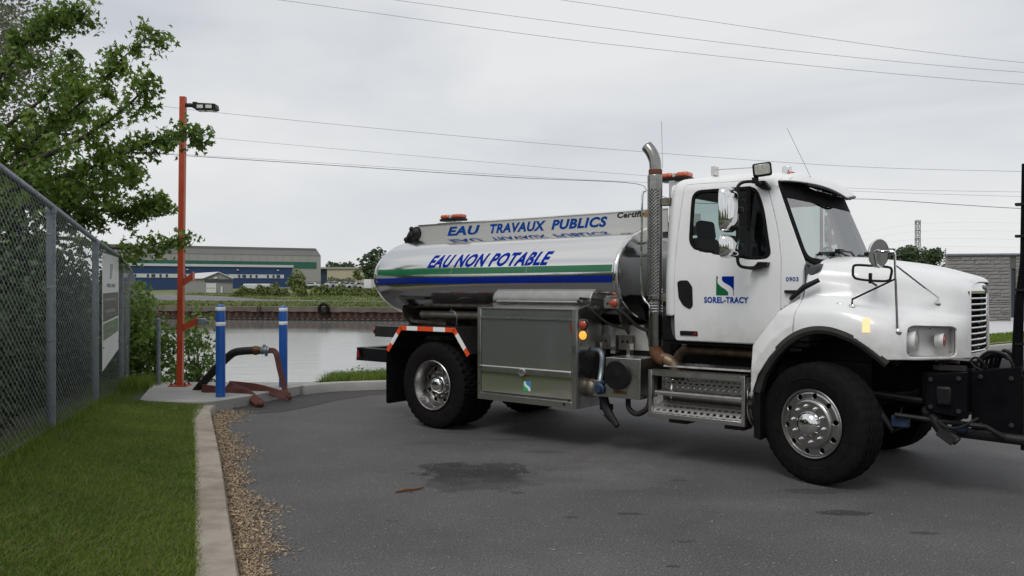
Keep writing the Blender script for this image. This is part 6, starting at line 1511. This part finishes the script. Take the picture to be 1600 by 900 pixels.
MB().lathe([(0, .062), (-.04, .062), (-.05, .045), (-.07, .04), (-.07, .001)], o=(2.435, -1.081, .672), seg=20).box2((2.45, -1.12, .73), (2.50, -1.085, .755)).build('blue_coupling', M['bluevalve'], T)
MB().tube(smooth_path([(2.22, -.92, 1.06), (2.33, -.95, 1.06), (2.385, -.98, 1.0), (2.39, -1.0, .86), (2.40, -1.05, .74)], 22), .028, 10).build('valve_pipe', M['galv'], T)
MB().sphere((2.24, -.95, .65), .085, 12, 8, (1, 1, 1.2)).box2((2.21, -1.0, .57), (2.33, -.9, .74)).build('drain_valve', M['dirty'], T)
MB().tube([(2.38, -.95, .58), (2.42, -.97, .47), (2.50, -1.0, .38), (2.60, -1.02, .28)], [.05, .055, .045, .03], 10).box((2.42, -.95, .46), (.11, .1, .06)).box((2.49, -1.0, .37), (.1, .08, .05), ry=R(40)).build('drain_spout', M['blacksteel'], T)
MB().tube(smooth_path([(2.72, -1.0, .60), (2.73, -1.0, .48), (2.84, -1.02, .43), (2.95, -1.0, .50), (2.96, -.95, .62)], 20), .028, 10).build('looped_hose', M['blackhose'], T)
MB().tube(smooth_path([(2.08, -1.0, 1.60), (2.25, -.98, 1.50), (2.42, -.92, 1.36), (2.62, -.85, 1.30)], 20), .016, 8).tube(smooth_path([(2.60, -1.02, 1.52), (2.70, -1.0, 1.45), (2.80, -.95, 1.34), (2.95, -.9, 1.28)], 16), .02, 8).build('cable_harness', M['blackhose'], T)
MB().box2((2.0, -.60, .62), (3.0, -.45, 1.35)).build('pump_housing', M['blacksteel'], T)
# ---- exhaust stack
EX, EY = 3.02, -.96
st = MB().lathe([(1.14, .072), (1.62, .072), (2.905, .072)], o=(EX, EY, 0), axis='z', seg=40).build('exhaust_stack', M['shieldmetal'], T)
for k in range(9): MB().lathe([(-.006, .0725), (0, .078), (.006, .0725)], o=(EX, EY, 1.50 + k * .028), axis='z', seg=32).build('stack_rib', M['chrome'], st)
tip = smooth_path([(EX, EY, 2.86), (EX, EY, 2.98), (EX - .01, EY, 3.06), (EX - .045, EY, 3.14), (EX - .10, EY, 3.21)], 18)
tp_ = MB().tube(tip, .062, 28, caps=False).build('exhaust_tip', M['shieldmetal'], st)
s_ = tp_.modifiers.new('thickness', 'SOLIDIFY'); s_.thickness = .004
MB().lathe([(2.905, .066), (2.91, .070), (2.955, .070), (2.96, .066)], o=(EX, EY, 0), axis='z', seg=32).build('stack_clamp', M['rust'], st)
# heat shield with real perforations
hn, hm_ = 22, 150; a = np.linspace(R(-165), R(-15), hn + 1); z = np.linspace(1.62, 2.90, hm_ + 1); V = []; F = []
for i in range(hn + 1):
    for j in range(hm_ + 1): V.append((EX + .082 * math.cos(a[i]), EY + .082 * math.sin(a[i]), z[j]))
for i in range(hn):
    for j in range(hm_):
        if j > 4 and j < hm_ - 18 and 2 < i < hn - 3 and i % 2 == 1 and (j + (i // 2 % 2) * 2) % 4 in (0, 1): continue
        q = i * (hm_ + 1) + j; F.append((q, q + hm_ + 1, q + hm_ + 2, q + 1))
hs = MB().add(V, F).build('heat_shield', M['shieldmetal'], st)
s_ = hs.modifiers.new('thickness', 'SOLIDIFY'); s_.thickness = .003
MB().tube(smooth_path([(EX - .075, EY - .07, 2.74), (EX - .10, EY - .09, 2.68), (EX - .11, EY - .09, 2.2), (EX - .11, EY - .09, 1.75), (EX - .08, EY - .085, 1.62), (EX - .02, EY - .09, 1.56), (EX - .02, EY - .085, 1.45)], 40), .011, 8).build('shield_rod', M['chrome'], st)
for zz in (2.62, 1.64): MB().box2((EX + .07, EY - .02, zz - .04), (3.20, EY + .05, zz + .04)).build('stack_bracket', M['dirty'], st, bevel=.006)
MB().tube(smooth_path([(EX - .0, EY, 1.17), (EX + .01, EY, 1.08), (EX + .06, EY, 1.02), (EX + .12, EY, 1.0)], 14), .068, 18).build('rusty_elbow', M['rust'], T)
MB().tube(smooth_path([(EX + .08, EY, 1.02), (EX + .17, EY, .99), (EX + .22, EY + .01, .93), (EX + .26, EY + .03, .84)], 14), .062, 18).build('exhaust_elbow', M['hotpipe'], T)
MB().tube(smooth_path([(3.10, -.66, .90), (3.12, -.66, 1.0), (3.20, -.66, 1.08), (3.34, -.66, 1.10), (3.9, -.66, 1.09), (4.2, -.66, 1.06)], 30), .058, 16).build('exhaust_crossover', M['hotpipe'], T)
# ---- cab step and fuel tank
SX0, SX1, SZ0, SZ1, SYF = 3.045, 4.065, .44, .915, -1.15
step = MB().box2((SX0, SYF, SZ0), (SX0 + .035, SYF + .05, SZ1)).box2((SX1 - .035, SYF, SZ0), (SX1, SYF + .05, SZ1)).box2((SX0 + .035, SYF + .003, SZ1 - .055), (SX1 - .035, SYF + .03, SZ1)).box2((SX0 + .035, SYF + .003, SZ0), (SX1 - .035, SYF + .03, SZ0 + .045)).build('cab_step', M['boxframe'], T, bevel=.004, label='perforated aluminium step frame')
MB().tube([(SX0 + .06, -.70, .66), (SX1 + .12, -.70, .66)], .265, 40).build('fuel_tank', M['shieldmetal'], T, bevel=.01)
for xx in (SX0 + .16, SX1 - .06): MB().tube([(xx, -.70 + .268 * math.cos(q), .66 + .274 * math.sin(q)) for q in np.linspace(0, 2 * PI, 40, endpoint=False)], .014, 6, closed=True).build('tank_strap', M['chrome'], T)
MB().tube([(SX1 + .0, -.84, .62), (SX1 + .18, -.84, .62)], .17, 24).build('air_tank', M['blacksteel'], T, bevel=.01)
def grip(name, x0, x1, y0, y1, zf, nx, ny, mat, parent, slot=(1, 1)):
    V = []; F = []; X = np.linspace(x0, x1, nx + 1); Y = np.linspace(y0, y1, ny + 1)
    for i in range(nx + 1):
        for j in range(ny + 1):
            z = zf(X[i], Y[j]); z += .006 if (i % 2 and j % 2) else 0
            V.append((X[i], Y[j], z))
    for i in range(nx):
        for j in range(ny):
            if j % 2 == 1 and 0 < i < nx - 1 and (i + (j // 2) * 2) % 4 in (0, 1): continue
            q = i * (ny + 1) + j; F.append((q, q + ny + 1, q + ny + 2, q + 1))
    o = MB().add(V, F).build(name, mat, parent, smooth=False); s = o.modifiers.new('thickness', 'SOLIDIFY'); s.thickness = .004; s.offset = -1; return o
def tread(name, path, x0, x1, nx, skip=(0, 1)):
    """perforated plate: a profile of (y, z) points swept along x, with staggered slots left open"""
    V = []; F = []; X = np.linspace(x0, x1, nx + 1); m = len(path)
    for i in range(nx + 1):
        for (y, z) in path: V.append((X[i], y, z))
    for i in range(nx):
        for j in range(m - 1):
            if j % 2 == 1 and 0 < i < nx - 1 and (i + (j // 2 % 2) * 2) % 4 in skip: continue
            q = i * m + j; F.append((q, q + m, q + m + 1, q + 1))
    o = MB().add(V, F).build(name, M['treadmetal'], step, smooth=False); s = o.modifiers.new('thickness', 'SOLIDIFY'); s.thickness = .004; s.offset = -1; return o
P_ = lambda a, b, n: [(a[0] + (b[0] - a[0]) * k / n, a[1] + (b[1] - a[1]) * k / n) for k in range(n + 1)]
tread('top_tread', P_((SYF + .0, SZ1 + .002), (SYF + .10, SZ1 + .004), 7), SX0 + .01, SX1, 66)
tread('top_tread', P_((SYF + .12, SZ1 + .01), (SYF + .14, SZ1 + .045), 2)[1:] + P_((SYF + .15, SZ1 + .05), (SYF + .36, SZ1 + .052), 9), SX0 + .10, SX1, 66)
tread('step_riser', P_((-.95, .885), (-.965, .715), 9), SX0 + .05, SX1 - .04, 60)
tread('middle_tread', P_((-.97, .712), (-1.10, .705), 7), SX0 + .05, SX1 - .04, 56)
tread('middle_lip', [(-1.10, .705), (-1.112, .69), (-1.115, .665)], SX0 + .05, SX1 - .04, 4, ())
tread('bottom_tread', [(-1.02, .60), (-1.05, .565), (-1.075, .545), (-1.095, .525), (-1.11, .505), (-1.12, .49), (-1.13, .48), (-1.14, .474), (-1.145, .47)], SX0 + .04, SX1 - .04, 56)
for a, b in ((SX0 + .1, SX0 + .3), (3.75, 3.95)): MB().box2((a, -.9, .36), (b, -.7, .46)).build('step_bracket', M['blacksteel'], T)
MB().prism([(4.14, .35), (4.20, .33), (4.20, .85), (4.14, .80)], 'y', -1.12, -.70).build('front_mud_flap', M['rubber'], T, smooth=False)
MB().box2((3.12, -1.02, 1.20), (3.30, -.98, 1.46)).build('cab_corner_guard', M['rubber'], T, bevel=.02)
MB().box2((3.2, -.98, 1.175), (4.5, .98, 1.19)).build('cab_underside', M['blacksteel'], T)

# ---- plough hitch at the nose
h = MB()
h.box2((5.2, -.40, .66), (6.10, -.34, 1.02)); h.box2((5.2, .34, .66), (6.10, .40, 1.02))
h.box2((5.62, -.78, .60), (5.76, .78, 1.00)); h.box2((5.98, -.62, .46), (6.06, -.0, 1.02)); h.box2((5.50, -.80, .74), (5.70, -.72, 1.02)); h.box2((5.0, -.46, .80), (5.6, -.40, 1.08))
hitch = h.build('plough_hitch', M['navysteel'], T, bevel=.008, label='dark plough hitch frame at the nose')
MB().prism(fillet([(5.55, 1.01), (5.86, 1.045), (5.86, .66), (5.55, .70)], .01), 'y', -.90, -.82).build('hitch_side_plate', M['navysteel'], hitch, bevel=.006)
for (x, z) in ((5.59, .97), (5.59, .74), (5.80, .99), (5.80, .72), (5.93, .60), (5.93, 1.0), (6.15, .62), (6.15, 1.0)): MB().lathe([(0, .022), (-.014, .020), (-.016, .001)], o=(x, -.90 if x < 5.85 else -.722, z), seg=6).build('hitch_bolt', M['darkgrey'], hitch)
MB().tube([(5.30, -.86, .64), (5.98, -.80, .60), (6.1, -.75, .52)], .022, 8).tube(smooth_path([(5.60, -.80, .68), (5.66, -.88, .60), (5.78, -.88, .58), (5.92, -.78, .66)], 16), .012, 8).build('hydraulic_line', M['blackhose'], hitch)
MB().tube([(5.6, -.6, 1.02), (5.6, -.6, 1.10), (5.75, -.6, 1.10)], .02, 8).box((5.7, -.72, 1.06), (.25, .05, .04)).build('hitch_brace', M['darkgrey'], hitch)
MB().box2((5.63, -.93, .76), (5.75, -.88, .92)).build('hitch_box', M['plastic'], hitch, bevel=.02)
MB().prism(fillet([(5.86, 1.04), (6.22, 1.10), (6.22, .50), (5.86, .52)], .01), 'y', -.72, -.66).build('hitch_side_plate', M['navysteel'], hitch, bevel=.006)
MB().box2((5.9, -.6, 1.0), (6.25, .6, 1.06)).build('hitch_top_plate', M['navysteel'], hitch, bevel=.006)
MB().lathe([(1.062, .06), (1.10, .06), (1.10, .001)], o=(5.86, -.32, 0), axis='z', seg=20).build('hitch_cap', M['alloy'], hitch)
MB().tube([(6.24, -.66, .42), (6.24, -.66, 1.02)], .035, 12).build('lift_ram', M['blacksteel'], hitch)
MB().tube([(5.58, -.80, .66), (5.66, -.82, .55), (5.78, -.84, .46)], [.06, .055, .04], 12).sphere((5.55, -.78, .68), .06, 12, 8).box((5.70, -.84, .50), (.14, .08, .08), ry=R(35)).build('tie_rod_end', M['darkgrey'], hitch)
MB().box((5.78, -.74, .56), (.12, .10, .07)).box((5.72, -.72, .68), (.09, .1, .08)).build('blue_shackle', M['bluevalve'], hitch, bevel=.02)
MB().tube([(5.75, -.7, .52), (6.5, -.72, .50)], .045, 12).build('tow_bar', M['blacksteel'], hitch)
MB().box((5.33, -.80, .58), (.14, .08, .10)).build('blue_fitting', M['bluevalve'], hitch, bevel=.01)
MB().tube([(5.10, -.72, .70), (5.25, -.72, .48), (5.36, -.72, .55)], .03, 8).tube([(5.05, -.6, .78), (5.6, -.6, .74)], .03, 8).build('steering_link', M['darkgrey'], T)
# mast that carries the plough lights, at the edge of the picture
ms = MB().tube([(6.175, -.62, .50), (6.175, -.62, 1.05), (6.19, -.62, 1.6), (6.225, -.62, 1.95), (6.235, -.62, 2.75)], [.05, .045, .035, .03, .028], 14).build('plough_light_mast', M['navysteel'], T)
for zz in (1.28, 1.72, 2.16, 2.42): MB().box((6.21, -.62, zz), (.09, .09, .02)).build('mast_clamp', M['plastic'], ms)
MB().tube([(6.175, -.66, .74), (6.175, -.66, .90)], .052, 16).build('hydraulic_collar', M['dirty'], ms)
for k in range(6):
    t = k * .035
    MB().tube(smooth_path([(5.90 + t * .5, -.55 + t, 1.02), (5.88 + t, -.6 + t, 1.10 + t * .6), (5.97 + t, -.62 + t, 1.20 - t * .4), (6.10 + t * .5, -.64, 1.185 - t * .6), (6.17, -.64, 1.10 - t)], 20), .013 + .003 * (k % 2), 8).build('hydraulic_hose', M['blackhose'], hitch)
MB().tube(smooth_path([(5.93, -.60, 1.04), (5.87, -.62, 1.07), (5.84, -.62, 1.12), (5.88, -.62, 1.15), (5.93, -.62, 1.11), (5.96, -.6, 1.06)], 20), .010, 8).build('hydraulic_hose', M['blackhose'], hitch)
